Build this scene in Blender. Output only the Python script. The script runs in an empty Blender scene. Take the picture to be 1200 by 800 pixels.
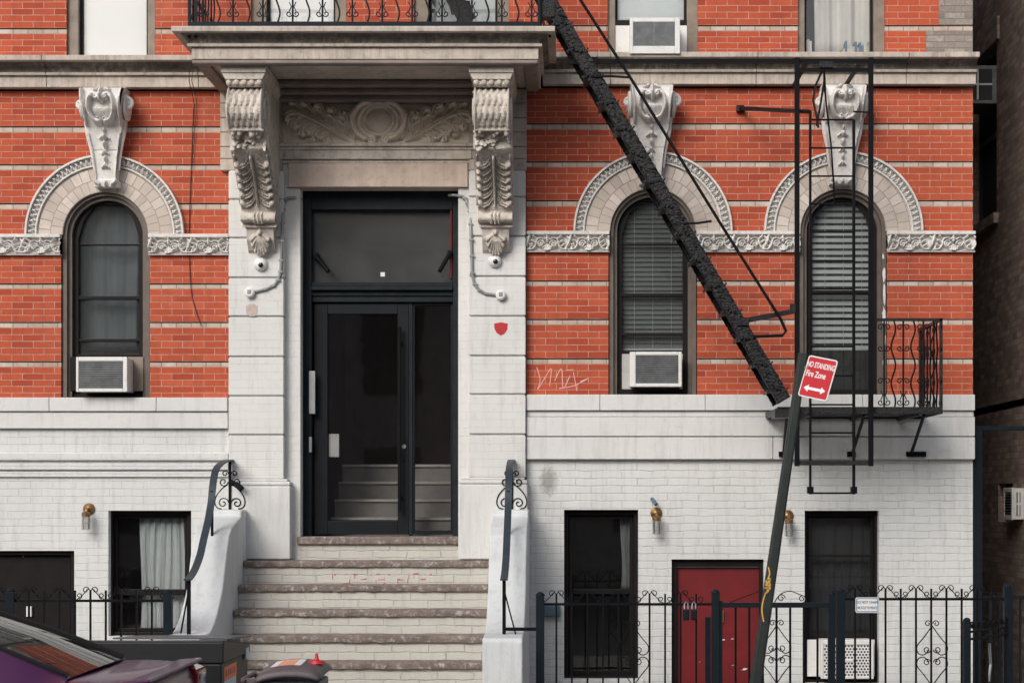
import bpy, math, random
import numpy as np
from mathutils import Vector, Matrix
random.seed(7)
scene = bpy.context.scene
COL = scene.collection
CAMZ = 2.0; DIST = 18.0; SC = 120.0; VX = 675.0; HY = 585.0
def S(y=0.0): return SC*DIST/(DIST+y)
def PX(px, y=0.0): return (px-VX)/S(y)
def PZ(py, y=0.0): return CAMZ+(HY-py)/S(y)
def P(px, py, y=0.0): return (PX(px, y), y, PZ(py, y))
R = math.radians
# ------------------------------------------------------------------ materials
def new_mat(name):
    m = bpy.data.materials.new(name); m.use_nodes = True
    nt = m.node_tree; nt.nodes.clear()
    out = nt.nodes.new('ShaderNodeOutputMaterial')
    b = nt.nodes.new('ShaderNodeBsdfPrincipled')
    nt.links.new(b.outputs[0], out.inputs[0])
    return m, nt, b
def nd(nt, typ, **kw):
    n = nt.nodes.new(typ)
    for k, v in kw.items():
        if k.startswith('i_'):
            key = k[2:]
            key = int(key) if key.isdigit() else key.replace('_', ' ')
            n.inputs[key].default_value = v
        else: setattr(n, k, v)
    return n
def L(nt, a, b): nt.links.new(a, b)
def pos(nt, scale=(1,1,1), loc=(0,0,0)):
    g = nd(nt, 'ShaderNodeNewGeometry'); mp = nd(nt, 'ShaderNodeMapping')
    mp.inputs['Scale'].default_value = scale; mp.inputs['Location'].default_value = loc
    L(nt, g.outputs['Position'], mp.inputs['Vector']); return mp.outputs[0]
def noise(nt, vec, scale, detail=5, rough=.6, dist=0):
    n = nd(nt, 'ShaderNodeTexNoise'); n.inputs['Scale'].default_value = scale
    n.inputs['Detail'].default_value = detail; n.inputs['Roughness'].default_value = rough
    n.inputs['Distortion'].default_value = dist
    L(nt, vec, n.inputs['Vector']); return n.outputs[0]
def ramp(nt, fac, p0, p1, v0=0., v1=1.):
    r = nd(nt, 'ShaderNodeMapRange'); r.inputs[1].default_value = p0; r.inputs[2].default_value = p1
    r.inputs[3].default_value = v0; r.inputs[4].default_value = v1
    L(nt, fac, r.inputs[0]); return r.outputs[0]
def mix(nt, fac, a, b, mode='MIX'):
    m = nd(nt, 'ShaderNodeMix', data_type='RGBA', blend_type=mode)
    for s, v in ((0, fac), (6, a), (7, b)):
        if isinstance(v, (int, float)): m.inputs[s].default_value = v
        elif isinstance(v, tuple): m.inputs[s].default_value = (*v[:3], 1)
        else: L(nt, v, m.inputs[s])
    return m.outputs[2]
def mth(nt, op, a, b=None, c=None):
    m = nd(nt, 'ShaderNodeMath', operation=op)
    for i, v in enumerate((a, b, c)):
        if v is None: continue
        if isinstance(v, (int, float)): m.inputs[i].default_value = v
        else: L(nt, v, m.inputs[i])
    return m.outputs[0]
def bump(nt, b, h, strength, dist=.01, chain=None):
    n = nd(nt, 'ShaderNodeBump'); n.inputs['Strength'].default_value = strength
    n.inputs['Distance'].default_value = dist
    L(nt, h, n.inputs['Height'])
    if chain is not None: L(nt, chain, n.inputs['Normal'])
    L(nt, n.outputs[0], b.inputs['Normal']); return n.outputs[0]

def basic(name, col, rough=.6, metal=0., var=.25, vs=6., bs=60., bst=.15, bd=.004, stain=None, stain_amt=.5, streak=0., stc=(.05,.045,.04), spec=.5, coat=0.):
    m, nt, b = new_mat(name)
    v = pos(nt)
    n1 = noise(nt, v, vs, 6, .65)
    dark = tuple(c*(1-var) for c in col); lite = tuple(min(1, c*(1+var*.6)) for c in col)
    c = mix(nt, ramp(nt, n1, .3, .7), dark, lite)
    if stain:
        n2 = noise(nt, v, vs*2.3, 8, .72, .6)
        c = mix(nt, ramp(nt, n2, .52, .72, 0, stain_amt), c, stain)
    if streak > 0:
        v2 = pos(nt, (9, 9, .9)); n3 = noise(nt, v2, 2.2, 6, .7)
        v3 = noise(nt, v, 3.1, 3, .5)
        f = mth(nt, 'MULTIPLY', ramp(nt, n3, .45, .75, 0, streak), ramp(nt, v3, .3, .65))
        c = mix(nt, f, c, stc)
    L(nt, c, b.inputs['Base Color'])
    b.inputs['Roughness'].default_value = rough; b.inputs['Metallic'].default_value = metal
    b.inputs['Specular IOR Level'].default_value = spec
    b.inputs['Coat Weight'].default_value = coat
    if bst > 0:
        n4 = noise(nt, v, bs, 5, .6); bump(nt, b, n4, bst, bd)
    return m

def brick_nodes(nt, uvvec, bw, rh, mortar, smooth=.15, offset=.5):
    t = nd(nt, 'ShaderNodeTexBrick'); t.offset = offset; t.squash = 1.
    t.inputs['Scale'].default_value = 1.; t.inputs['Brick Width'].default_value = bw
    t.inputs['Row Height'].default_value = rh; t.inputs['Mortar Size'].default_value = mortar
    t.inputs['Mortar Smooth'].default_value = smooth; t.inputs['Bias'].default_value = 0.
    t.inputs['Color1'].default_value = (0,0,0,1); t.inputs['Color2'].default_value = (1,1,1,1)
    t.inputs['Mortar'].default_value = (.5,.5,.5,1)
    L(nt, uvvec, t.inputs['Vector']); return t.outputs['Color'], t.outputs['Fac']

def red_brick():
    m, nt, b = new_mat('red_brick')
    uv = nd(nt, 'ShaderNodeTexCoord').outputs['UV']
    v = pos(nt)
    # slightly wavering joints
    w = nd(nt, 'ShaderNodeTexNoise'); w.inputs['Scale'].default_value = 9.; L(nt, v, w.inputs['Vector'])
    sub = nd(nt, 'ShaderNodeVectorMath', operation='SUBTRACT'); L(nt, w.outputs['Color'], sub.inputs[0]); sub.inputs[1].default_value = (.5,.5,.5)
    sc = nd(nt, 'ShaderNodeVectorMath', operation='SCALE'); L(nt, sub.outputs[0], sc.inputs[0]); sc.inputs['Scale'].default_value = .006
    add = nd(nt, 'ShaderNodeVectorMath', operation='ADD'); L(nt, uv, add.inputs[0]); L(nt, sc.outputs[0], add.inputs[1])
    rnd, fac = brick_nodes(nt, add.outputs[0], .2085, .0613, .0040, .25)
    cr = nd(nt, 'ShaderNodeValToRGB'); L(nt, rnd, cr.inputs[0])
    e = cr.color_ramp.elements
    e[0].position = 0; e[0].color = (.41,.070,.030,1); e[1].position = 1; e[1].color = (.56,.125,.058,1)
    for p_, c_ in ((.08,(.34,.052,.024,1)),(.2,(.48,.090,.038,1)),(.6,(.52,.105,.046,1)),(.8,(.44,.080,.035,1))):
        k = e.new(p_); k.color = c_
    n1 = noise(nt, v, 35, 6, .7); c = mix(nt, ramp(nt, n1, .3, .7, 0, .35), cr.outputs[0], (.30,.04,.022))
    n2 = noise(nt, v, 1.3, 4, .6); c = mix(nt, ramp(nt, n2, .42, .72, 0, .55), c, (.34,.060,.032)); n9 = noise(nt, pos(nt, (5,5,.6)), 1.7, 6, .7); c = mix(nt, ramp(nt, n9, .50, .75, 0, .7), c, (.25,.055,.035)); n10 = noise(nt, v, 2.1, 6, .65); c = mix(nt, ramp(nt, n10, .55, .8, 0, .35), c, (.62,.20,.12))
    n5 = noise(nt, v, 5., 8, .75); c = mix(nt, ramp(nt, n5, .60, .76, 0, .5), c, (.55,.25,.17))
    n3 = noise(nt, v, 14, 5, .7); mc = mix(nt, ramp(nt, n3, .35, .7), (.40,.19,.135), (.56,.345,.27))
    c = mix(nt, fac, c, mc); L(nt, c, b.inputs['Base Color'])
    b.inputs['Roughness'].default_value = .82; b.inputs['Specular IOR Level'].default_value = .3
    h = mth(nt, 'SUBTRACT', mth(nt, 'MULTIPLY', noise(nt, v, 90, 4, .6), .35), fac)
    h = mth(nt, 'ADD', h, mth(nt, 'MULTIPLY', rnd, .3))
    bump(nt, b, h, .55, .005); return m

def white_brick(name, bw, rh, mortar, rough_amt, stain_spots=(), tint=(.635,.638,.625), courses=True, chip=.0, line=1.):
    m, nt, b = new_mat(name)
    v = pos(nt)
    sep = nd(nt, 'ShaderNodeSeparateXYZ'); L(nt, v, sep.inputs[0])
    cmb = nd(nt, 'ShaderNodeCombineXYZ'); L(nt, mth(nt, 'ADD', sep.outputs[0], sep.outputs[1]), cmb.inputs[0]); L(nt, sep.outputs[2], cmb.inputs[1])
    w = nd(nt, 'ShaderNodeTexNoise'); w.inputs['Scale'].default_value = 5.; w.inputs['Detail'].default_value = 4; L(nt, v, w.inputs['Vector'])
    sub = nd(nt, 'ShaderNodeVectorMath', operation='SUBTRACT'); L(nt, w.outputs['Color'], sub.inputs[0]); sub.inputs[1].default_value = (.5,.5,.5)
    sc = nd(nt, 'ShaderNodeVectorMath', operation='SCALE'); L(nt, sub.outputs[0], sc.inputs[0]); sc.inputs['Scale'].default_value = .022*rough_amt
    add = nd(nt, 'ShaderNodeVectorMath', operation='ADD'); L(nt, cmb.outputs[0], add.inputs[0]); L(nt, sc.outputs[0], add.inputs[1])
    n0 = noise(nt, v, 1.1, 5, .6)
    c = mix(nt, ramp(nt, n0, .3, .7), tuple(x*.93 for x in tint), tuple(min(.85, x*1.05) for x in tint))
    n1 = noise(nt, v, 7, 8, .75); c = mix(nt, ramp(nt, n1, .56, .8, 0, .30), c, (.42,.40,.36))
    v2 = pos(nt, (7,7,.7)); n2 = noise(nt, v2, 2., 6, .7)
    c = mix(nt, ramp(nt, n2, .50, .78, 0, .5), c, (.36,.345,.32))
    n6 = noise(nt, v, 55, 3, .5); n7 = noise(nt, v, 2.2, 4, .6); c = mix(nt, mth(nt, 'MULTIPLY', ramp(nt, n6, .70, .76, 0, .75), ramp(nt, n7, .48, .62)), c, (.12,.11,.10))
    n8 = noise(nt, v, 11, 9, .85); c = mix(nt, mth(nt, 'MULTIPLY', ramp(nt, n8, .58, .64, 0, .6), ramp(nt, n7, .42, .6)), c, (.44,.42,.39))
    for (sx, sz, rx, rz) in stain_spots:
        dx = mth(nt, 'DIVIDE', mth(nt, 'SUBTRACT', sep.outputs[0], sx), rx)
        dz = mth(nt, 'DIVIDE', mth(nt, 'SUBTRACT', sep.outputs[2], sz), rz)
        d = mth(nt, 'SQRT', mth(nt, 'ADD', mth(nt, 'MULTIPLY', dx, dx), mth(nt, 'MULTIPLY', dz, dz)))
        d = mth(nt, 'ADD', d, mth(nt, 'MULTIPLY', mth(nt, 'SUBTRACT', noise(nt, v, 30, 5, .7), .5), 1.6))
        c = mix(nt, ramp(nt, d, .5, 1.15, .62, 0), c, (.16,.15,.13))
    if courses:
        rnd, fac = brick_nodes(nt, add.outputs[0], bw, rh, mortar, .6, .5)
        gr = noise(nt, v, 4., 5, .7)
        c = mix(nt, mth(nt, 'MULTIPLY', fac, ramp(nt, gr, .45, .7, .03*line, .5*line)), c, (.30,.28,.25))
        h = mth(nt, 'ADD', mth(nt, 'MULTIPLY', mth(nt, 'SUBTRACT', 1., fac), mth(nt, 'ADD', .75, mth(nt, 'MULTIPLY', noise(nt, v, 2.3, 4, .6), .5))), mth(nt, 'MULTIPLY', noise(nt, v, 28, 5, .65), .55*rough_amt))
        h = mth(nt, 'MULTIPLY', mth(nt, 'ADD', h, mth(nt, 'MULTIPLY', rnd, .35*rough_amt)), .35+.65*line)
    else:
        h = mth(nt, 'MULTIPLY', noise(nt, v, 18, 7, .7), .9*(rough_amt+.4))
    if chip > 0:
        nc = noise(nt, v, 16, 8, .8); c = mix(nt, ramp(nt, nc, .66, .72, 0, chip), c, (.30,.16,.11))
    L(nt, c, b.inputs['Base Color']); b.inputs['Roughness'].default_value = .62
    b.inputs['Specular IOR Level'].default_value = .35
    bump(nt, b, h, .6, .007); return m

def strip_stone():
    m, nt, b = new_mat('strip_stone')
    uv = nd(nt, 'ShaderNodeTexCoord').outputs['UV']; v = pos(nt)
    rnd, fac = brick_nodes(nt, uv, .145, .2, .006, .3, 0.)
    c = mix(nt, rnd, (.44,.345,.28), (.62,.54,.47))
    n1 = noise(nt, v, 4, 7, .75); c = mix(nt, ramp(nt, n1, .45, .7, 0, .75), c, (.33,.20,.15))
    c = mix(nt, mth(nt, 'MULTIPLY', fac, .75), c, (.20,.15,.12)); L(nt, c, b.inputs['Base Color'])
    b.inputs['Roughness'].default_value = .85
    h = mth(nt, 'SUBTRACT', mth(nt, 'MULTIPLY', noise(nt, v, 70, 4, .6), .4), fac); bump(nt, b, h, .5, .005); return m

def voussoir_stone():
    m, nt, b = new_mat('voussoir_brick')
    uv = nd(nt, 'ShaderNodeTexCoord').outputs['UV']; v = pos(nt)
    rnd, fac = brick_nodes(nt, uv, .084, .119, .0045, .3, .5)
    c = mix(nt, rnd, (.47,.40,.345), (.66,.585,.52))
    n1 = noise(nt, v, 6, 6, .7); c = mix(nt, ramp(nt, n1, .48, .75, 0, .5), c, (.30,.25,.22))
    c = mix(nt, mth(nt, 'MULTIPLY', fac, .7), c, (.22,.19,.17)); L(nt, c, b.inputs['Base Color'])
    b.inputs['Roughness'].default_value = .8
    h = mth(nt, 'SUBTRACT', mth(nt, 'MULTIPLY', noise(nt, v, 60, 4, .6), .4), fac); bump(nt, b, h, .5, .005); return m

def rubble_stone():
    m, nt, b = new_mat('rough_grey_stone')
    uv = nd(nt, 'ShaderNodeTexCoord').outputs['UV']; v = pos(nt)
    rnd, fac = brick_nodes(nt, uv, .2, .062, .006, .4)
    c = mix(nt, rnd, (.24,.20,.17), (.46,.40,.35)); n1 = noise(nt, v, 22, 8, .8)
    c = mix(nt, ramp(nt, n1, .35, .75), c, (.20,.17,.15)); c = mix(nt, fac, c, (.26,.23,.2)); L(nt, c, b.inputs['Base Color'])
    b.inputs['Roughness'].default_value = .9
    h = mth(nt, 'SUBTRACT', noise(nt, v, 26, 8, .8), mth(nt, 'MULTIPLY', fac, .5)); bump(nt, b, h, .9, .015); return m

def alley_brick():
    m, nt, b = new_mat('sooty_brick')
    v = pos(nt); sep = nd(nt, 'ShaderNodeSeparateXYZ'); L(nt, v, sep.inputs[0])
    cmb = nd(nt, 'ShaderNodeCombineXYZ'); L(nt, mth(nt, 'ADD', sep.outputs[0], sep.outputs[1]), cmb.inputs[0]); L(nt, sep.outputs[2], cmb.inputs[1])
    rnd, fac = brick_nodes(nt, cmb.outputs[0], .21, .068, .006, .3)
    c = mix(nt, rnd, (.22,.16,.13), (.46,.34,.275)); n1 = noise(nt, v, 5, 8, .75)
    c = mix(nt, ramp(nt, n1, .45, .75, 0, .6), c, (.12,.10,.09)); c = mix(nt, fac, c, (.22,.19,.17)); L(nt, c, b.inputs['Base Color'])
    b.inputs['Roughness'].default_value = .9
    h = mth(nt, 'SUBTRACT', mth(nt, 'MULTIPLY', noise(nt, v, 40, 5, .7), .6), fac); bump(nt, b, h, .8, .01); return m

def glass(name, tint=(.55,.58,.58), refl=1.0, rough=.02, dirt_haze=.06):
    m = bpy.data.materials.new(name); m.use_nodes = True; nt = m.node_tree; nt.nodes.clear()
    out = nd(nt, 'ShaderNodeOutputMaterial'); tr = nd(nt, 'ShaderNodeBsdfTransparent'); tr.inputs[0].default_value = (*tint, 1)
    gl = nd(nt, 'ShaderNodeBsdfGlossy'); gl.inputs['Roughness'].default_value = rough; gl.inputs[0].default_value = (refl,)*3+(1,)
    df = nd(nt, 'ShaderNodeBsdfDiffuse'); df.inputs[0].default_value = (.35,.36,.36,1)  # grey film; on the window panes it also stands in for milky reflections
    fr = nd(nt, 'ShaderNodeFresnel'); fr.inputs[0].default_value = 1.5
    v = pos(nt); wob = noise(nt, v, 1.6, 2, .5); bp = nd(nt, 'ShaderNodeBump'); bp.inputs['Strength'].default_value = .025; bp.inputs['Distance'].default_value = .05
    L(nt, wob, bp.inputs['Height']); L(nt, bp.outputs[0], gl.inputs['Normal'])
    m1 = nd(nt, 'ShaderNodeMixShader'); L(nt, mth(nt, 'MULTIPLY', fr.outputs[0], 1.9), m1.inputs[0]); L(nt, tr.outputs[0], m1.inputs[1]); L(nt, gl.outputs[0], m1.inputs[2])
    m2 = nd(nt, 'ShaderNodeMixShader'); nz = noise(nt, v, 4, 7, .7); L(nt, ramp(nt, nz, .3, .85, dirt_haze*.75, dirt_haze*1.35), m2.inputs[0]); L(nt, m1.outputs[0], m2.inputs[1]); L(nt, df.outputs[0], m2.inputs[2])
    L(nt, m2.outputs[0], out.inputs[0]); return m

M = {}
M['brick'] = red_brick(); M['strip'] = strip_stone(); M['vous'] = voussoir_stone(); M['rubble'] = rubble_stone(); M['alley'] = alley_brick()
M['white_l'] = white_brick('white_painted_brick', .222, .0725, .005, .9, line=.7)
M['white_r'] = white_brick('thick_white_painted_brick', .30, .0735, .007, 1.35, stain_spots=((PX(643), PZ(563), .095, .15),))
M['white_p'] = white_brick('white_painted_pilaster', .24, .077, .0035, .8, tint=(.655,.65,.63), line=.12)
M['white_s'] = white_brick('white_painted_stone', .5, .2, .01, .6, courses=False, tint=(.655,.652,.635))
M['white_c'] = white_brick('white_painted_cheek', .5, .2, .01, 1.6, courses=False, tint=(.63,.65,.655))
M['riser'] = white_brick('white_painted_riser', .33, .075, .008, 1.6, chip=1., tint=(.55,.53,.48), line=1.7)
M['lime'] = basic('grey_limestone', (.55,.48,.415), .85, var=.22, vs=4, bs=45, bst=.35, bd=.006, stain=(.21,.18,.155), stain_amt=.6, streak=.8, stc=(.10,.088,.078))
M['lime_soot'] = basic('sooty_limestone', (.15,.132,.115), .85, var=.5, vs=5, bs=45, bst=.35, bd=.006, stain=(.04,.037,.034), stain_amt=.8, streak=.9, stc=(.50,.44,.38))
M['lime_cl'] = basic('pale_limestone', (.64,.52,.44), .85, var=.16, vs=5, bs=45, bst=.3, stain=(.28,.2,.16), stain_amt=.5, streak=.35, stc=(.2,.15,.12))
M['carved'] = basic('carved_pale_stone', (.71,.685,.655), .8, var=.14, vs=9, bs=70, bst=.2, stain=(.22,.20,.185), stain_amt=.6, streak=.25, stc=(.16,.145,.13))
M['carved_br'] = basic('carved_brownish_stone', (.62,.56,.495), .85, var=.25, vs=7, bs=60, bst=.3, stain=(.16,.135,.115), stain_amt=.7, streak=.6, stc=(.10,.085,.075))
M['panel_st'] = basic('carved_panel_stone', (.78,.69,.59), .85, var=.15, vs=7, bs=60, bst=.3, stain=(.30,.23,.18), stain_amt=.4)
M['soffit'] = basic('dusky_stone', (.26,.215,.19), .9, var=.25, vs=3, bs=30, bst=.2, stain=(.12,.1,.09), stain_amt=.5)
M['brown'] = basic('brownstone', (.20,.155,.132), .9, var=.35, vs=9, bs=30, bst=.9, bd=.012, stain=(.60,.585,.57), stain_amt=1.)
M['iron'] = basic('black_iron', (.006,.0065,.008), .5, spec=.09, var=.3, vs=20, bs=50, bst=.3, bd=.004)
M['iron_rough'] = basic('flaking_black_iron', (.006,.006,.007), .33, var=.5, vs=30, bs=75, bst=1., bd=.010, stain=(.085,.075,.068), stain_amt=.42, spec=.32)
M['iron_blue'] = basic('blue_black_iron', (.009,.014,.019), .5, var=.2, vs=14, bs=80, bst=.12, spec=.12)
M['rail'] = basic('slate_blue_paint', (.030,.043,.055), .5, var=.25, vs=14, bs=60, bst=.15, spec=.3)
M['frame_br'] = basic('brown_window_frame', (.125,.10,.082), .55, var=.25, vs=8, bs=80, bst=.1, stain=(.2,.17,.14), stain_amt=.3)
M['frame_dk'] = basic('dark_brown_sash', (.013,.010,.010), .5, var=.25, vs=8, bs=80, bst=.1, spec=.14)
M['frame_tan'] = basic('tan_window_frame', (.23,.185,.145), .6, var=.3, vs=8, bs=80, bst=.1)
M['door'] = basic('charcoal_door_paint', (.011,.013,.016), .45, var=.2, vs=6, bs=90, bst=.08, spec=.14)
M['door_fr'] = basic('dark_teal_frame', (.014,.020,.025), .5, var=.35, vs=9, bs=60, bst=.25, spec=.14)
M['red_door'] = basic('dark_red_door', (.15,.006,.008), .45, var=.25, vs=3, bs=70, bst=.12, stain=(.06,.004,.006), stain_amt=.5)
M['black'] = basic('black_void', (.006,.006,.007), .9, var=.1, bst=0)
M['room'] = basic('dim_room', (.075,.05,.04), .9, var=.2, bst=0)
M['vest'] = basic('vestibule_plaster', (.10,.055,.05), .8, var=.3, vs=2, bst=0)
M['vstep'] = basic('grey_vestibule_step', (.40,.38,.36), .7, var=.2, vs=4, bst=.1)
M['vnose'] = basic('pale_step_edge', (.75,.72,.68), .6, var=.1, bst=0)
M['glass'] = glass('window_glass', (.66,.70,.70), dirt_haze=.085); M['glass_dk'] = glass('dark_window_glass', (.55,.55,.55), dirt_haze=.012); M['glass_cl'] = glass('clear_window_glass', (.95,.96,.96), dirt_haze=.008)
M['glass_door'] = glass('door_glass', (.80,.80,.80), dirt_haze=.005); M['glass_hazed'] = glass('hazed_transom_glass', (.35,.37,.37), dirt_haze=.17, rough=.12)  # transom: pale reflected light put into the grey film
M['ac'] = basic('white_plastic', (.72,.71,.69), .5, var=.1, vs=5, bs=80, bst=.05, stain=(.4,.36,.3), stain_amt=.4)
M['ac_grille'] = basic('grey_coil_grille', (.17,.18,.185), .5, metal=.3, var=.35, vs=12, bst=.1)
M['ac_dark'] = basic('dark_grille_gap', (.03,.031,.033), .7, var=.2, bst=0)
M['blind'] = basic('grey_white_blind', (.72,.71,.69), .6, var=.12, vs=3, bst=0)
M['shade'] = basic('white_roller_shade', (.88,.88,.88), .7, var=.04, vs=1, bst=0)
M['curtain'] = basic('pale_curtain', (.84,.81,.76), .85, var=.08, vs=3, bst=.1, bs=200)
M['curtain_b'] = basic('cool_white_curtain', (.70,.74,.74), .85, var=.08, vs=3, bst=.1, bs=200)
M['brass'] = basic('brass', (.30,.17,.075), .4, metal=.8, var=.2, bst=.05)
M['lampglass'] = glass('lamp_glass', (.92,.9,.88), dirt_haze=.05)
M['whitepl'] = basic('white_enamel', (.76,.76,.75), .35, var=.06, bst=0)
M['lens'] = basic('black_lens', (.01,.01,.012), .12, var=.1, bst=0)
M['conduit'] = basic('grey_conduit', (.27,.275,.275), .45, metal=.3, var=.15, bst=.05)
M['steel'] = basic('brushed_steel', (.45,.46,.47), .35, metal=.9, var=.15, bst=.05)
M['pole'] = basic('dull_green_steel', (.020,.028,.025), .5, metal=.1, var=.35, vs=10, bs=60, bst=.25, stain=(.05,.04,.035), stain_amt=.6)
M['signred'] = basic('sign_red', (.50,.012,.018), .38, var=.08, vs=5, bst=0)
M['signwhite'] = basic('sign_white', (.80,.80,.80), .4, var=.06, bst=0)
M['signback'] = basic('sign_aluminium', (.5,.5,.5), .4, metal=.8, var=.1, bst=0)
M['paper'] = basic('paper', (.78,.78,.77), .7, var=.05, bst=0)
M['ink'] = basic('dark_blue_ink', (.03,.06,.12), .6, var=.05, bst=0)
M['ltblue'] = basic('pale_blue_plate', (.50,.58,.64), .5, var=.08, bst=0)
M['boxblue'] = basic('grey_blue_box', (.085,.14,.18), .45, var=.2, bst=.05)
M['bin'] = basic('black_bin_plastic', (.011,.012,.014), .5, var=.2, vs=8, bs=120, bst=.15, spec=.3)
M['bin_top'] = basic('dusty_bin_lid', (.085,.09,.10), .5, var=.25, vs=4, bs=120, bst=.1)
M['bin_br'] = basic('brown_grey_plastic', (.105,.082,.088), .5, var=.25, vs=6, bs=100, bst=.15)
M['bin_bl'] = basic('slate_bin_body', (.055,.07,.10), .5, var=.2, vs=6, bst=.1)
M['orange'] = basic('orange_sticker', (.85,.16,.02), .5, var=.1, bst=0)
M['pink'] = basic('faded_orange_sticker', (.80,.33,.22), .5, var=.15, vs=20, bst=0)
M['redpl'] = basic('red_plastic', (.55,.02,.03), .4, var=.1, bst=0)
M['yellowp'] = basic('yellow_spray_paint', (.78,.45,.10), .5, var=.15, bst=0)
M['pinkp'] = basic('chalky_pink_paint', (.72,.40,.36), .7, var=.15, bst=0)
M['redp'] = basic('red_paint_mark', (.46,.012,.014), .5, var=.15, vs=20, bst=0)
M['redchalk'] = basic('faded_red_scrawl', (.42,.13,.11), .7, var=.3, vs=20, bst=0)
M['tanp'] = basic('bare_tan_patch', (.50,.42,.36), .7, var=.2, vs=20, bst=0)
M['cable'] = basic('black_cable', (.03,.02,.02), .6, var=.1, bst=0)
M['carpaint'] = basic('purple_car_paint', (.068,.017,.066), .3, metal=.1, var=.06, vs=2, bst=0, coat=.25, spec=.25)
M['carglass'] = glass('car_glass', (.10,.11,.11), dirt_haze=.03, rough=.02, refl=.42)
M['cartrim'] = basic('black_car_trim', (.012,.012,.013), .3, var=.1, bst=0)
M['tyre'] = basic('tyre_rubber', (.02,.02,.021), .8, var=.2, bst=.1)
M['taillight'] = basic('red_lens', (.30,.008,.012), .15, var=.1, bst=0, coat=1.)
M['clearlens'] = basic('clear_lens', (.7,.75,.8), .1, var=.05, bst=0, coat=1.)
M['seat'] = basic('grey_upholstery', (.06,.055,.055), .8, var=.1, bst=.1)
M['walk'] = basic('concrete_pavement', (.33,.32,.30), .9, var=.2, vs=2, bs=50, bst=.3, stain=(.2,.19,.18), stain_amt=.5)
M['road'] = basic('asphalt', (.055,.055,.057), .9, var=.25, vs=3, bs=120, bst=.5)
M['kerb'] = basic('granite_kerb', (.30,.30,.29), .8, var=.2, vs=10, bs=60, bst=.3)
M['books'] = [basic('book_cover_'+n, c, .6, var=.08, bst=0) for n, c in (('cream',(.75,.68,.55)),('white',(.80,.79,.76)),('blue',(.10,.22,.34)),('salmon',(.72,.40,.28)),('tan',(.55,.45,.33)))]
M['panel'] = basic('grey_filler_panel', (.42,.41,.39), .6, var=.15, vs=5, bst=0)
M['sheer'] = basic('hazed_sheer_curtain', (.17,.18,.19), .9, var=.2, vs=3, bst=0)
M['groove'] = basic('dark_joint', (.05,.04,.035), .95, var=.3, vs=9, bst=0)  # near-black backing colour deepens the shadow line in the open joints
M['glass_blank'] = basic('opposite_window_pane', (.05,.055,.06), .15, var=.2, bst=0)
M['blind_dk'] = basic('dim_grey_blind', (.20,.20,.20), .6, var=.12, vs=3, bst=0)
M['redpipe'] = basic('dull_red_pipe', (.16,.010,.010), .6, var=.3, vs=20, bst=0, spec=.2)
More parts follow.
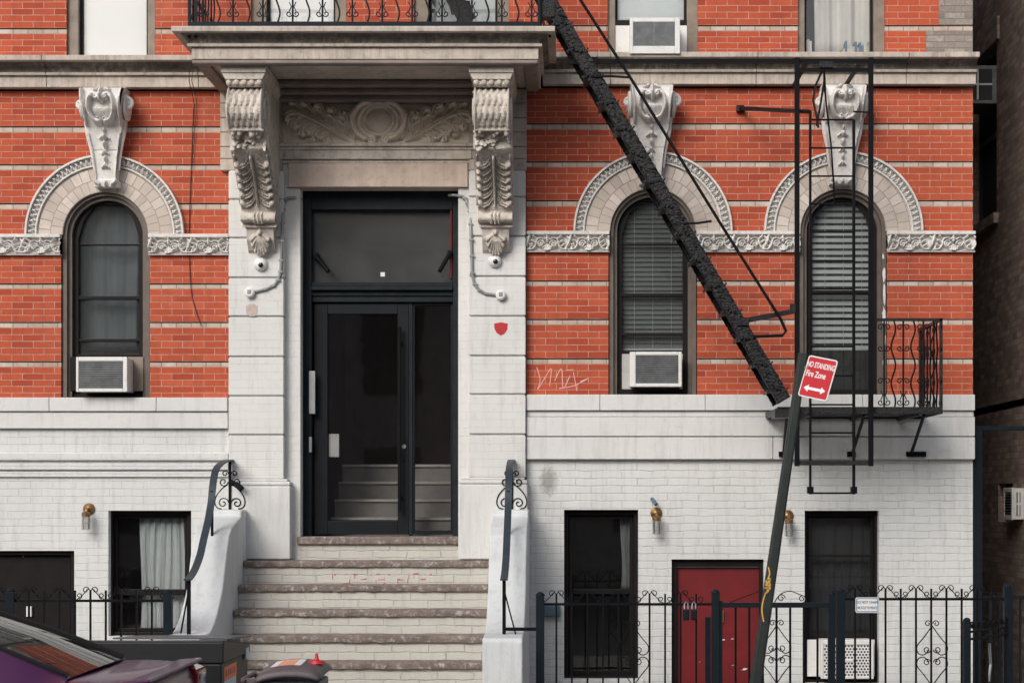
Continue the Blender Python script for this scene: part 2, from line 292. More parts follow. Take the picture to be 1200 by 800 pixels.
# ------------------------------------------------------------------ mesh helpers
ORG = {}
def org(o): return ORG.get(o.name, Vector((0,0,0))) if o else Vector((0,0,0))
class MB:
    def __init__(s): s.v = []; s.f = []; s.mi = []; s.uv = []
    def add(s, vs, fs, mi=0, uvs=None):
        o = len(s.v); s.v += [tuple(p) for p in vs]
        for k, f in enumerate(fs):
            s.f.append(tuple(i+o for i in f)); s.mi.append(mi)
            s.uv.append(uvs[k] if uvs else None)
        return s
    def box(s, x0, x1, y0, y1, z0, z1, mi=0):
        if x0 > x1: x0, x1 = x1, x0
        if y0 > y1: y0, y1 = y1, y0
        if z0 > z1: z0, z1 = z1, z0
        v = [(x,y,z) for z in (z0,z1) for y in (y0,y1) for x in (x0,x1)]
        return s.add(v, [(0,2,3,1),(4,5,7,6),(0,1,5,4),(2,6,7,3),(0,4,6,2),(1,3,7,5)], mi)
    def prism(s, prof, axis, a0, a1, mi=0):
        # prof: 2D points; axis 'x': (y,z); 'y': (x,z); 'z': (x,y)
        def pt(p, a): return (a,p[0],p[1]) if axis == 'x' else ((p[0],a,p[1]) if axis == 'y' else (p[0],p[1],a))
        n = len(prof); v = [pt(p,a0) for p in prof]+[pt(p,a1) for p in prof]
        f = [(i,(i+1)%n,n+(i+1)%n,n+i) for i in range(n)]
        f += [tuple(range(n-1,-1,-1)), tuple(range(n,2*n))]
        return s.add(v, f, mi)
    def tube(s, pts, r, n=6, mi=0, closed=False, squash=None, up=(0,0,1)):
        pts = [Vector(p) for p in pts]; m = len(pts)
        rs = r if isinstance(r, (list,tuple)) else [r]*m
        vs = []; prev = None
        for i, p in enumerate(pts):
            if closed: t = pts[(i+1)%m]-pts[i-1]
            else: t = pts[min(i+1,m-1)]-pts[max(i-1,0)]
            if t.length < 1e-9: t = Vector((0,0,1))
            t.normalize()
            if prev is None:
                ref = Vector(up) if abs(t.dot(Vector(up))) < .95 else Vector((0,1,0))
                a = t.cross(ref).normalized()
            else:
                a = prev - t*prev.dot(t)
                a = a.normalized() if a.length > 1e-6 else t.cross(Vector((0,1,0.1))).normalized()
            prev = a; b = t.cross(a)
            for k in range(n):
                th = 2*math.pi*(k+.5)/n
                ca, sa = math.cos(th)*rs[i], math.sin(th)*rs[i]
                if squash: ca *= squash[0]; sa *= squash[1]
                vs.append(p+a*ca+b*sa)
        fs = []
        for i in range(m if closed else m-1):
            j = (i+1)%m
            for k in range(n): fs.append((i*n+k, i*n+(k+1)%n, j*n+(k+1)%n, j*n+k))
        if not closed: fs += [tuple(range(n-1,-1,-1)), tuple((m-1)*n+k for k in range(n))]
        return s.add(vs, fs, mi)
    def bar(s, p, q, wx, wy, mi=0, up=(0,1,0)):
        # rectangular bar from p to q; wx across (perp to up & dir), wy along up
        p, q = Vector(p), Vector(q); t = (q-p).normalized(); u = Vector(up); u = (u-t*u.dot(t)).normalized(); a = t.cross(u)
        v = []
        for e in (p,q):
            for sx, sy in ((-1,-1),(1,-1),(1,1),(-1,1)): v.append(e+a*sx*wx/2+u*sy*wy/2)
        return s.add(v, [(3,2,1,0),(4,5,6,7),(0,1,5,4),(1,2,6,5),(2,3,7,6),(3,0,4,7)], mi)
    def lathe(s, prof, c, n=16, axis='z', mi=0):
        vs = []; m = len(prof)
        for r, h in prof:
            for k in range(n):
                a = 2*math.pi*k/n; x, y = r*math.cos(a), r*math.sin(a)
                d = (x,y,h) if axis == 'z' else ((x,h,y) if axis == 'y' else (h,x,y))
                vs.append((c[0]+d[0], c[1]+d[1], c[2]+d[2]))
        fs = [(i*n+k, i*n+(k+1)%n, (i+1)*n+(k+1)%n, (i+1)*n+k) for i in range(m-1) for k in range(n)]
        fs += [tuple(range(n-1,-1,-1)), tuple((m-1)*n+k for k in range(n))]
        return s.add(vs, fs, mi)
    def ball(s, c, r, sc=(1,1,1), n=12, mi=0):
        m = max(5, n*2//3); prof = [(math.sin(math.pi*i/m), -math.cos(math.pi*i/m)) for i in range(m+1)]
        prof[0] = (.02,-1); prof[-1] = (.02,1)
        o = len(s.v); s.lathe([(a*r,b*r) for a,b in prof], (0,0,0), n, 'z', mi)
        for i in range(o, len(s.v)):
            x,y,z = s.v[i]; s.v[i] = (c[0]+x*sc[0], c[1]+y*sc[1], c[2]+z*sc[2])
        return s
    def quad(s, a, b, c, d, mi=0, uv=None): return s.add([a,b,c,d], [(0,1,2,3)], mi, [uv] if uv else None)
    def poly(s, pts, mi=0): return s.add(pts, [tuple(range(len(pts)))], mi)
    def weld(s):
        key = {}; mp = []; nv = []
        for p in s.v:
            k = tuple(round(c, 5) for c in p)
            if k not in key: key[k] = len(nv); nv.append(p)
            mp.append(key[k])
        s.v = nv; s.f = [tuple(mp[i] for i in f) for f in s.f]; return s
    def build(s, name, mats, parent=None, smooth=False, bevel=0., local=False, seg=2):
        me = bpy.data.meshes.new(name)
        o0 = Vector((0,0,0)) if local else org(parent)
        me.from_pydata([(x-o0.x, y-o0.y, z-o0.z) for x,y,z in s.v], [], s.f)
        if not isinstance(mats, (list,tuple)): mats = [mats]
        for m in mats: me.materials.append(m)
        if len(mats) > 1: me.polygons.foreach_set('material_index', s.mi)
        if any(u is not None for u in s.uv):
            ul = me.uv_layers.new(name='UVMap'); li = 0
            for pi, p in enumerate(me.polygons):
                u = s.uv[pi]
                for k in range(p.loop_total):
                    if u: ul.data[p.loop_start+k].uv = u[k]
        if smooth:
            me.polygons.foreach_set('use_smooth', [True]*len(me.polygons))
            try: me.set_sharp_from_angle(angle=R(40 if smooth is True else smooth))
            except Exception: pass
        me.update()
        o = bpy.data.objects.new(name, me); COL.objects.link(o)
        if parent is not None: o.parent = parent
        ORG[o.name] = Vector(o0) if not local else Vector((0,0,0))
        if bevel > 0:
            b = o.modifiers.new('bevel', 'BEVEL'); b.width = bevel; b.segments = seg; b.limit_method = 'ANGLE'; b.angle_limit = R(35)
        return o
def empty(name, loc, label, cat, group=None, kind=None):
    o = bpy.data.objects.new(name, None); COL.objects.link(o); o.location = loc; o.empty_display_size = .1
    ORG[o.name] = Vector(loc); o['label'] = label; o['category'] = cat
    if group: o['group'] = group
    if kind: o['kind'] = kind
    return o
def tag(o, label=None, cat=None, group=None, kind=None):
    if label: o['label'] = label
    if cat: o['category'] = cat
    if group: o['group'] = group
    if kind: o['kind'] = kind
    return o
def copy_tree(o, loc, label=None, group=None):
    def rec(src, parent):
        c = src.copy(); COL.objects.link(c); c.parent = parent; ORG[c.name] = ORG.get(src.name, Vector((0,0,0)))
        for ch in list(src.children): rec(ch, c)
        return c
    r = rec(o, None); r.location = loc; ORG[r.name] = Vector(loc)
    if label: r['label'] = label
    if group: r['group'] = group
    return r
def arc(c, r, a0, a1, n=12): return [(c[0]+r*math.cos(R(a0+(a1-a0)*i/n)), c[1]+r*math.sin(R(a0+(a1-a0)*i/n))) for i in range(n+1)]
def spiral(c, r0, r1, a0, turns, n=22):
    out = []
    for i in range(n+1):
        t = i/n; a = R(a0)+turns*2*math.pi*t; r = r0+(r1-r0)*t
        out.append((c[0]+r*math.cos(a), c[1]+r*math.sin(a)))
    return out
def smoothline(pts, n=8):
    out = []
    P_ = [pts[0]]+list(pts)+[pts[-1]]
    for i in range(1, len(P_)-2):
        p0,p1,p2,p3 = [np.array(P_[j], float) for j in (i-1,i,i+1,i+2)]
        for k in range(n):
            t = k/n; out.append(tuple(.5*((2*p1)+(-p0+p2)*t+(2*p0-5*p1+4*p2-p3)*t*t+(-p0+3*p1-3*p2+p3)*t**3)))
    out.append(tuple(map(float, pts[-1]))); return out
# ---- carved relief: strokes of rounded section on a parametric surface
def relief_field(U, V, strokes):
    H = np.zeros_like(U)
    for st in strokes:
        pts, rr, h = st[0], st[1], st[2]; mode = st[3] if len(st) > 3 else 'max'
        if not isinstance(rr, (list,tuple)): rr = [rr]*len(pts)
        if len(rr) == 2 and len(pts) > 2: rr = list(np.linspace(rr[0], rr[1], len(pts)))
        hh = h if isinstance(h, (list,tuple)) else [h]*len(pts)
        if len(hh) == 2 and len(pts) > 2: hh = list(np.linspace(hh[0], hh[1], len(pts)))
        F = np.zeros_like(U)
        segs = range(len(pts)-1) if len(pts) > 1 else [0]
        for i in segs:
            a = pts[i]; b = pts[i+1] if len(pts) > 1 else pts[i]
            j = i+1 if len(pts) > 1 else i
            rm = max(rr[i], rr[j])
            x0, x1 = min(a[0],b[0])-rm, max(a[0],b[0])+rm; y0, y1 = min(a[1],b[1])-rm, max(a[1],b[1])+rm
            msk = (U >= x0)&(U <= x1)&(V >= y0)&(V <= y1)
            if not msk.any(): continue
            u, v = U[msk], V[msk]; dx, dy = b[0]-a[0], b[1]-a[1]; l2 = dx*dx+dy*dy
            t = np.clip(((u-a[0])*dx+(v-a[1])*dy)/l2, 0, 1) if l2 > 1e-12 else np.zeros_like(u)
            d = np.hypot(u-a[0]-t*dx, v-a[1]-t*dy); r = rr[i]+(rr[j]-rr[i])*t; hv = hh[i]+(hh[j]-hh[i])*t
            q = np.clip(1-(d/np.maximum(r,1e-6))**2, 0, 1); val = hv*np.sqrt(q)
            F[msk] = np.maximum(F[msk], val)
        if mode == 'max': H = np.maximum(H, F)
        elif mode == 'add': H = H+F
        else: H = np.where(F > 0, np.maximum(H-F, -.02), H)
    return H
def relief(name, u0, u1, v0, v1, res, strokes, surf, mat, parent, seed=0, rough=.0015, smooth=True):
    nu = max(2, int(round((u1-u0)/res))); nv = max(2, int(round((v1-v0)/res)))
    us = np.linspace(u0, u1, nu+1); vs = np.linspace(v0, v1, nv+1); U, V = np.meshgrid(us, vs)
    H = relief_field(U, V, strokes)
    rg = np.random.RandomState(seed); H = H+rg.randn(*H.shape)*rough*(H > .002)
    Pn = surf(U, V, H); pts = np.stack(Pn, -1).reshape(-1, 3)
    o0 = org(parent); pts = pts-np.array(o0)
    w = nu+1; idx = np.arange((nv+1)*w).reshape(nv+1, w)
    faces = np.stack([idx[:-1,:-1], idx[:-1,1:], idx[1:,1:], idx[1:,:-1]], -1).reshape(-1, 4)
    me = bpy.data.meshes.new(name); me.from_pydata(pts.tolist(), [], faces.tolist())
    me.materials.append(mat)
    if smooth: me.polygons.foreach_set('use_smooth', [True]*len(me.polygons))
    me.update()
    o = bpy.data.objects.new(name, me); COL.objects.link(o); o.parent = parent; ORG[o.name] = Vector(o0); return o
def acanthus(spine, width, n, r, h, sweep=.9, taper=True, both=True):
    """leaf: spine (list of 2D points) with curled lobes on both sides and an incised midrib"""
    out = []; sp = smoothline(spine, 8); m = len(sp)
    out.append((sp, [r*1.25, r*.5], [h*.8, h]))
    for k in range(n):
        t = (k+.5)/n; i = min(m-2, int(t*(m-1))); p = np.array(sp[i]); d = np.array(sp[i+1])-p; d = d/np.hypot(*d); nrm = np.array((-d[1], d[0]))
        w = width*(1-.65*t if taper else 1)*(.75+.25*math.sin(k*2.1+1))
        for s in ((1,-1) if both else (both,)):
            q1 = p+nrm*s*w*.45+d*w*.30*sweep; q2 = p+nrm*s*w*.85+d*w*.75*sweep; q3 = p+nrm*s*w*.92+d*w*1.15*sweep
            out.append(([tuple(p), tuple(q1), tuple(q2), tuple(q3)], [r*.8, r*1.05, r*1.15, r*.55], [h*.6, h*.85, h*1.05, h*.9]))
            out.append(([tuple(p+nrm*s*w*.15+d*w*.1), tuple(q1), tuple(q2)], [r*.18, r*.28, r*.2], h*.4, 'sub'))
    out.append((sp[:int(m*.92)], [r*.3, r*.15], h*.5, 'sub'))
    return out
def text_mesh(name, txt, size, mat, parent, mtx, extrude=.001, align='CENTER', bold=0., xs=1.):
    cu = bpy.data.curves.new(name, 'FONT'); cu.body = txt; cu.size = size; cu.align_x = align; cu.align_y = 'CENTER'; cu.extrude = extrude; cu.offset = bold
    t = bpy.data.objects.new(name+'_tmp', cu); COL.objects.link(t)
    dg = bpy.context.evaluated_depsgraph_get(); me = bpy.data.meshes.new_from_object(t.evaluated_get(dg))
    bpy.data.objects.remove(t); me.transform(mtx @ Matrix.Diagonal((xs,1,1,1))); me.materials.clear(); me.materials.append(mat)
    o = bpy.data.objects.new(name, me); COL.objects.link(o); o.parent = parent; return o
# ------------------------------------------------------------------ the brick building
BLD = empty('brick_building', (0, 0, 0), 'red brick apartment house with pale stone trim above a white painted basement storey', 'building')
XL = -8.0; XR = PX(1140); ZTOP = CAMZ+7.4
PXL = VX+XL*SC
def merge(cuts):
    cuts = sorted(cuts); out = []
    for a, b in cuts:
        if out and a <= out[-1][1]: out[-1] = (out[-1][0], max(b, out[-1][1]))
        else: out.append((a, b))
    return out
def band(mb, xa, xb, pa, pb, y, arches=(), rects=(), course=None, mi=0, ledge=.0):
    """fill px strip xa..xb between py pa (top) and pb with uv rows, cut around arches / openings"""
    hh = (pb-pa)/SC; n = max(1, round(hh/.0613)) if course else 1; k = (n*.0613/hh) if course else 1
    near = any(pb > cy-Ro and pa < cy for (cx, cy, Ro, hw) in arches)
    m = max(1, int((pb-pa)/1.5)) if near else 1
    for i in range(m):
        q0 = pa+(pb-pa)*i/m; q1 = pa+(pb-pa)*(i+1)/m; qm = (q0+q1)/2
        cuts = []
        for (cx, cy, Ro, hw) in arches:
            if qm < cy:
                if cy-qm < Ro: w = math.sqrt(Ro*Ro-(cy-qm)**2); cuts.append((cx-w, cx+w))
            else: cuts.append((cx-hw, cx+hw))
        for (ra, rb, rt, rbm) in rects:
            if rt < qm < rbm: cuts.append((ra, rb))
        x = xa
        for a, b in merge(cuts)+[(xb, xb+1)]:
            if x >= xb: break
            if a > x:
                e = min(a, xb)
                X0, X1, Z0, Z1 = PX(x), PX(e), PZ(q1), PZ(q0); zb = PZ(pb)
                u = [(X0+20, (Z0-zb)*k), (X1+20, (Z0-zb)*k), (X1+20, (Z1-zb)*k), (X0+20, (Z1-zb)*k)]
                mb.quad((X0,y,Z0), (X1,y,Z0), (X1,y,Z1), (X0,y,Z1), mi, u)
                if ledge > 0:
                    if i == m-1: mb.quad((X0,y,Z0), (X0,y+ledge,Z0), (X1,y+ledge,Z0), (X1,y,Z0), mi, [u[0],u[0],u[1],u[1]])
                    if i == 0: mb.quad((X0,y,Z1), (X1,y,Z1), (X1,y+ledge,Z1), (X0,y+ledge,Z1), mi, [u[3],u[2],u[2],u[3]])
                    mb.quad((X1,y,Z0), (X1,y+ledge,Z0), (X1,y+ledge,Z1), (X1,y,Z1), mi, [u[1],u[1],u[2],u[2]])
                    mb.quad((X0,y+ledge,Z0), (X0,y,Z0), (X0,y,Z1), (X0,y+ledge,Z1), mi, [u[0],u[0],u[3],u[3]])
            x = max(x, b)
DR = -3.5
A1 = (123.5, 275, 74, 52); A2 = (765, 271, 74, 52); A3 = (988, 271, 74, 52)
up_rects = [(78,182,-190,70.5), (294,406,-190,70), (485,597,-190,66), (712,818,-190,67), (935,1037,-190,66.5)]
bk = MB(); stp = MB(); rub = MB(); grv = MB(); GV = 1.5
def side(xa, xb, d, arches, exposed=False):
    band(grv, xa, xb, 103.5+d, 107.6+d, .05, arches, (), None)  # dark strip that thickens the shadow line beneath the cornice
    low = [('b',107.3,148),('s',148,155.5),('b',155.5,192.5),('s',192.5,199.5),('b',199.5,238),('s',238,245.5),('b',245.5,276),('b',298,332),('s',332,338.5),('b',338.5,377),('s',377,384),('b',384,423),('s',423,430),('b',430,467.5)]
    for t, a, b in low:
        a += d; b += d
        if t == 'b': band(bk, xa, xb, a, b, 0, arches, (), True, 0, .055)
        else: band(stp, xa, xb, a+GV, b, .010, arches, (), None, 0, .02); band(grv, xa, xb, a-.3, a+GV+.3, .05, arches, (), None)
def upper(xa, xb, d, hole=None):
    lev = [('b',40,75)]
    y = 40
    for i in range(18):
        lev.append(('s', y-7, y)); lev.append(('b', y-45, y-7)); y -= 45
    for t, a, b in lev:
        a += d; b += d
        if t == 'b':
            rr = list(up_rects)
            if hole and a > -60: rr.append((1085 if a > 20 else 1100, 1141, a-1, b+1))
            band(bk, xa, xb, a, b, 0, (), rr, True, 0, .055)
            if hole and a > -60: band(rub, (1085 if a > 20 else 1100), 1140, a, b, .006, (), (), None, 0, .016)
        else: band(stp, xa, xb, a+GV, b, .010, (), up_rects, None, 0, .02); band(grv, xa, xb, a-.3, a+GV+.3, .05, (), up_rects, None)
side(PXL, 268, 0, [A1]); side(617, 1140, DR, [A2, A3]); upper(PXL, 445, 0); upper(445, 1140, DR, True)
grv.build('open_joint', M['groove'], BLD); bk.build('brick_wall', M['brick'], BLD); stp.build('stone_course', M['strip'], BLD)
tag(rub.build('rough_stone_patch', M['rubble'], BLD), 'patch of rough grey stone where the red face brick is gone')
# shell: side, back, roof and inside darkness
sh = MB()
sh.box(XL, XL+.3, .36, 9, -.6, ZTOP); sh.box(XR-.3, XR-.002, .024, 9, -.6, ZTOP); sh.box(XL+.3, XR-.3, 8.7, 9, -.6, ZTOP)
sh.box(XL+.3, XR-.3, .05, 8.7, ZTOP-.2, ZTOP-.003); sh.build('side_wall', M['alley'], BLD)
rm = MB()
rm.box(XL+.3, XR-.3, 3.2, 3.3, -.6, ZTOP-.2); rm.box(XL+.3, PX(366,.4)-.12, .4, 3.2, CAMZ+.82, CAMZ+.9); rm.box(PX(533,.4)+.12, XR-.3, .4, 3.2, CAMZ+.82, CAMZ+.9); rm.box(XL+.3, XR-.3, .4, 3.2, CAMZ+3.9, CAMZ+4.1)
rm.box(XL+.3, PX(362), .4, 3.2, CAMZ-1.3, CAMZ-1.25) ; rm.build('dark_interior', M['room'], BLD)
# ---- basement storey
def wall_rects(mb, xa, xb, pa, pb, y, holes, depth=.22, mi=0):
    xs = sorted(set([xa, xb]+[h for r in holes for h in r[:2] if xa < h < xb])); ys = sorted(set([pa, pb]+[h for r in holes for h in r[2:] if pa < h < pb]))
    for i in range(len(xs)-1):
        for j in range(len(ys)-1):
            cx, cy = (xs[i]+xs[i+1])/2, (ys[j]+ys[j+1])/2
            if any(r[0] < cx < r[1] and r[2] < cy < r[3] for r in holes): continue
            mb.quad((PX(xs[i]),y,PZ(ys[j+1])), (PX(xs[i+1]),y,PZ(ys[j+1])), (PX(xs[i+1]),y,PZ(ys[j])), (PX(xs[i]),y,PZ(ys[j])), mi)
    for a, b, t, bt in holes:
        X0, X1, Z1, Z0 = PX(a), PX(b), PZ(t), PZ(bt)
        mb.quad((X0,y,Z0), (X0,y,Z1), (X0,y+depth,Z1), (X0,y+depth,Z0), mi); mb.quad((X1,y,Z1), (X1,y,Z0), (X1,y+depth,Z0), (X1,y+depth,Z1), mi)
        mb.quad((X0,y,Z1), (X1,y,Z1), (X1,y+depth,Z1), (X0,y+depth,Z1), mi); mb.quad((X0,y,Z0), (X0,y+depth,Z0), (X1,y+depth,Z0), (X1,y,Z0), mi)
HB = HY+(CAMZ+.6)*SC
bl = MB(); hl = [(-38,87,645,HB-1),(127,224,598,745)]; wall_rects(bl, PXL, 268, 467.5, HB, 0, hl); bl.build('basement_wall', M['white_l'], BLD)
br = MB(); hr = [(661,748,597,795),(787,895,655,HB-1),(943,1030,598,800)]; wall_rects(br, 617, 1140, 464, HB, 0, hr); br.build('basement_wall', M['white_r'], BLD)
br2 = MB(); br2.quad((XR,0,PZ(HB)), (XR,.3,PZ(HB)), (XR,.3,PZ(464)), (XR,0,PZ(464))); br2.build('wall_return', M['white_r'], BLD)
def ledge(px0, px1, pa, pb, d, mat, name='ledge', bev=.006, joints=()):
    m = MB(); xs = [px0]+list(joints)+[px1]
    for a, b in zip(xs[:-1], xs[1:]): m.box(PX(a)+(.002 if a != px0 else 0), PX(b)-(.002 if b != px1 else 0), -d, .02, PZ(pb), PZ(pa))
    return m.build(name, mat, BLD, bevel=bev)
ledge(PXL, 268, 466, 482, .075, M['white_s'], 'window_ledge', joints=(60,185)); ledge(PXL, 268, 483, 502, .05, M['white_s'], 'plain_band')
ledge(PXL, 268, 531, 539, .045, M['white_l'], 'projecting_course', .003); ledge(PXL, 268, 542.5, 550, .04, M['white_l'], 'projecting_course', .003); ledge(PXL, 268, 552.5, 558.5, .03, M['white_l'], 'projecting_course', .003)
ledge(617, 1141, 462.5, 481, .065, M['white_s'], 'window_ledge', joints=(703,826,1010)); ledge(617, 1140.5, 481.6, 488, .03, M['white_s'], 'plain_band'); ledge(617, 1141, 488.6, 511, .06, M['white_s'], 'plain_band', .006); ledge(617, 1141, 512.2, 538, .065, M['white_s'], 'plain_band', .006, joints=(905,))
# ---- string cornice
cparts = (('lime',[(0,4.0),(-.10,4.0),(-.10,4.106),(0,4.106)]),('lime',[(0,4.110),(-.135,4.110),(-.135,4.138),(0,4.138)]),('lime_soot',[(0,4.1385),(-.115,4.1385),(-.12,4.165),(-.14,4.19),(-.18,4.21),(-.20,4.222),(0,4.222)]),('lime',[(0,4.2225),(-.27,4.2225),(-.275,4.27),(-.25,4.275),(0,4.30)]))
def cornice(px0, px1, dz, joints):
    xs = [px0]+joints+[px1]; m = MB()
    for mt_, cprof in cparts:
        m = MB()
        for a, b in zip(xs[:-1], xs[1:]): m.prism([(y, z+CAMZ+dz) for y, z in cprof], 'x', PX(a)+.0025, PX(b)-.0025)
        m.build('string_cornice', M[mt_], BLD, bevel=.004)
cornice(PXL, 262, 0, [-200,-70,58,235]); cornice(636, 1141.5, .03, [700,715,885,1060])
# ---- balcony
XA, XB, PJ = -3.50, -.342, 1.22
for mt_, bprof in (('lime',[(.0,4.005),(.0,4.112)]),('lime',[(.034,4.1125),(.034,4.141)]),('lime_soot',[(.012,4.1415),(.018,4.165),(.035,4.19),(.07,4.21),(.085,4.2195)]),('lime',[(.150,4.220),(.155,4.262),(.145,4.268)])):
    mb = MB(); vs = []
    for o, z in bprof: vs += [(XA-o,.02,z+CAMZ),(XA-o,-PJ-o,z+CAMZ),(XB+o,-PJ-o,z+CAMZ),(XB+o,.02,z+CAMZ)]
    fs = [(4*i+k, 4*i+k+1, 4*i+k+5, 4*i+k+4) for i in range(len(bprof)-1) for k in range(3)]
    fs += [(3,2,1,0), tuple(4*(len(bprof)-1)+k for k in range(4))]
    mb.add(vs, fs); mb.build('balcony_slab' if mt_ == 'lime' else 'balcony_cove', M[mt_], BLD, bevel=.004)
# soffit: margin frame, dark recess, mouldings to the wall
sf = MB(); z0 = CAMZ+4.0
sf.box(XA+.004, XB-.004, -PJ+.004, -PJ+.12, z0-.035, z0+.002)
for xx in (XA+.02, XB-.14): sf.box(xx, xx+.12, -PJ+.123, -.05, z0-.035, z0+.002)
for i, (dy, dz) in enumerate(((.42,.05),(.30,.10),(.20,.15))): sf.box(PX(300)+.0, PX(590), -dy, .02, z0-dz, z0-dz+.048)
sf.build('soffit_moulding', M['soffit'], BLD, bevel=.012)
# portal upper piers
for a, b in ((258,331),(549,617)):
    pr = MB(); q = 104
    for t in (121, 138, 155, 172, 186, 200): pr.box(PX(a,-.06), PX(b,-.06), -.06, .02, PZ(t-.5,-.06), PZ(q+.5,-.06)); q = t
    pr.box(PX(a,-.06)+.01, PX(b,-.06)-.01, -.045, .02, PZ(200,-.06), PZ(104,-.06)); pr.build('upper_pier', M['lime'], BLD, bevel=.004)
# entablature: carved panel, shelf mouldings, plain lintel
en = MB(); en.box(PX(331), PX(549), -.02, .05, PZ(176), PZ(104)); en.build('carved_panel_ground', M['panel_st'], BLD)
em = MB(); em.box(PX(322), PX(556), -.12, .02, PZ(174), PZ(170)); em.box(PX(323), PX(555), -.09, .02, PZ(177.5), PZ(174.2)); em.box(PX(325), PX(553), -.075, .02, PZ(188), PZ(177.8)); em.box(PX(330), PX(550), -.04, .02, PZ(192), PZ(188.2))
em.build('entablature_moulding', M['carved_br'], BLD, bevel=.005)
li = MB(); li.box(PX(338,-.05), PX(548,-.05), -.05, .30, PZ(220), PZ(192.3)); li.build('door_lintel', M['lime_cl'], BLD, bevel=.006)
pc = (PX(441), PZ(143)); cu, cv = 0., 0.
st = []
def oval(rx, ry, a0=0, a1=360, n=40): return [(rx*math.cos(R(a0+(a1-a0)*i/n)), ry*math.sin(R(a0+(a1-a0)*i/n))) for i in range(n+1)]
st.append((oval(.255,.205,-62,242), .036, .075)); st.append((oval(.19,.165,-70,250), .030, .05)); st.append((oval(.146,.140), .020, .042))
st.append(([(-.004,0),(.004,0)], .125, .035))
for s in (1,-1):
    st.append(([(s*x, y) for x, y in spiral((.07,-.195), .045, .006, 90, 1.4)], .018, .055)); st.append(([(s*.10,.17),(s*.05,.205),(0,.185)], .035, .07))
    def stem(pts, r0, r1, h0, h1, groove=True):
        l = smoothline([(s*x, y) for x, y in pts], 6); st.append((l, [r0, r1], [h0, h1]))
        if groove: st.append((l[2:-3], [r0*.28, r1*.2], h1*.5, 'sub'))
    stem([(.24,-.215),(.40,-.12),(.58,-.01),(.76,.075),(.88,.065),(.905,.01)], .026, .034, .05, .055)
    # upper lobes, rising off the main stem
    for bx, by, tx, ty in ((.34,-.16,.315,.03),(.42,-.11,.43,.10),(.52,-.05,.56,.135),(.63,.02,.69,.165),(.74,.065,.80,.165)):
        mx, my = (bx+tx)/2-.012, (by+ty)/2
        stem([(bx,by),(mx,my),(tx,ty),(tx+.045,ty+.005)], .020, .036, .035, .060)
        stem([(mx,my),(mx-.03,my+.055),(mx-.035,my+.08)], .014, .022, .03, .05, False); stem([(mx,my),(mx+.055,my+.05),(mx+.075,my+.06)], .014, .022, .03, .048, False)
    # lower lobes, drooping
    for bx, by, tx, ty in ((.42,-.115,.52,-.20),(.53,-.05,.65,-.185),(.64,.015,.76,-.12),(.75,.06,.84,-.055)):
        mx, my = (bx+tx)/2+.02, (by+ty)/2+.015
        stem([(bx,by),(mx,my),(tx,ty),(tx-.02,ty-.02)], .020, .034, .035, .058)
        stem([(mx,my),(mx+.05,my-.01),(mx+.07,my-.035)], .014, .022, .03, .048, False); stem([(mx,my),(mx-.01,my-.05),(mx-.03,my-.07)], .012, .020, .03, .045, False)
    stem([(.22,-.16),(.275,-.05),(.285,.04),(.33,.075)], .020, .03, .04, .055)
st.append(([(-.5,-.225),(.5,-.225)], .03, .03))
relief('carved_panel', -.905, .905, -.232, .235, .0075, st, lambda U, V, H: (pc[0]+.03+U, -.022-1.6*H, pc[1]+V), M['panel_st'], BLD, 3)
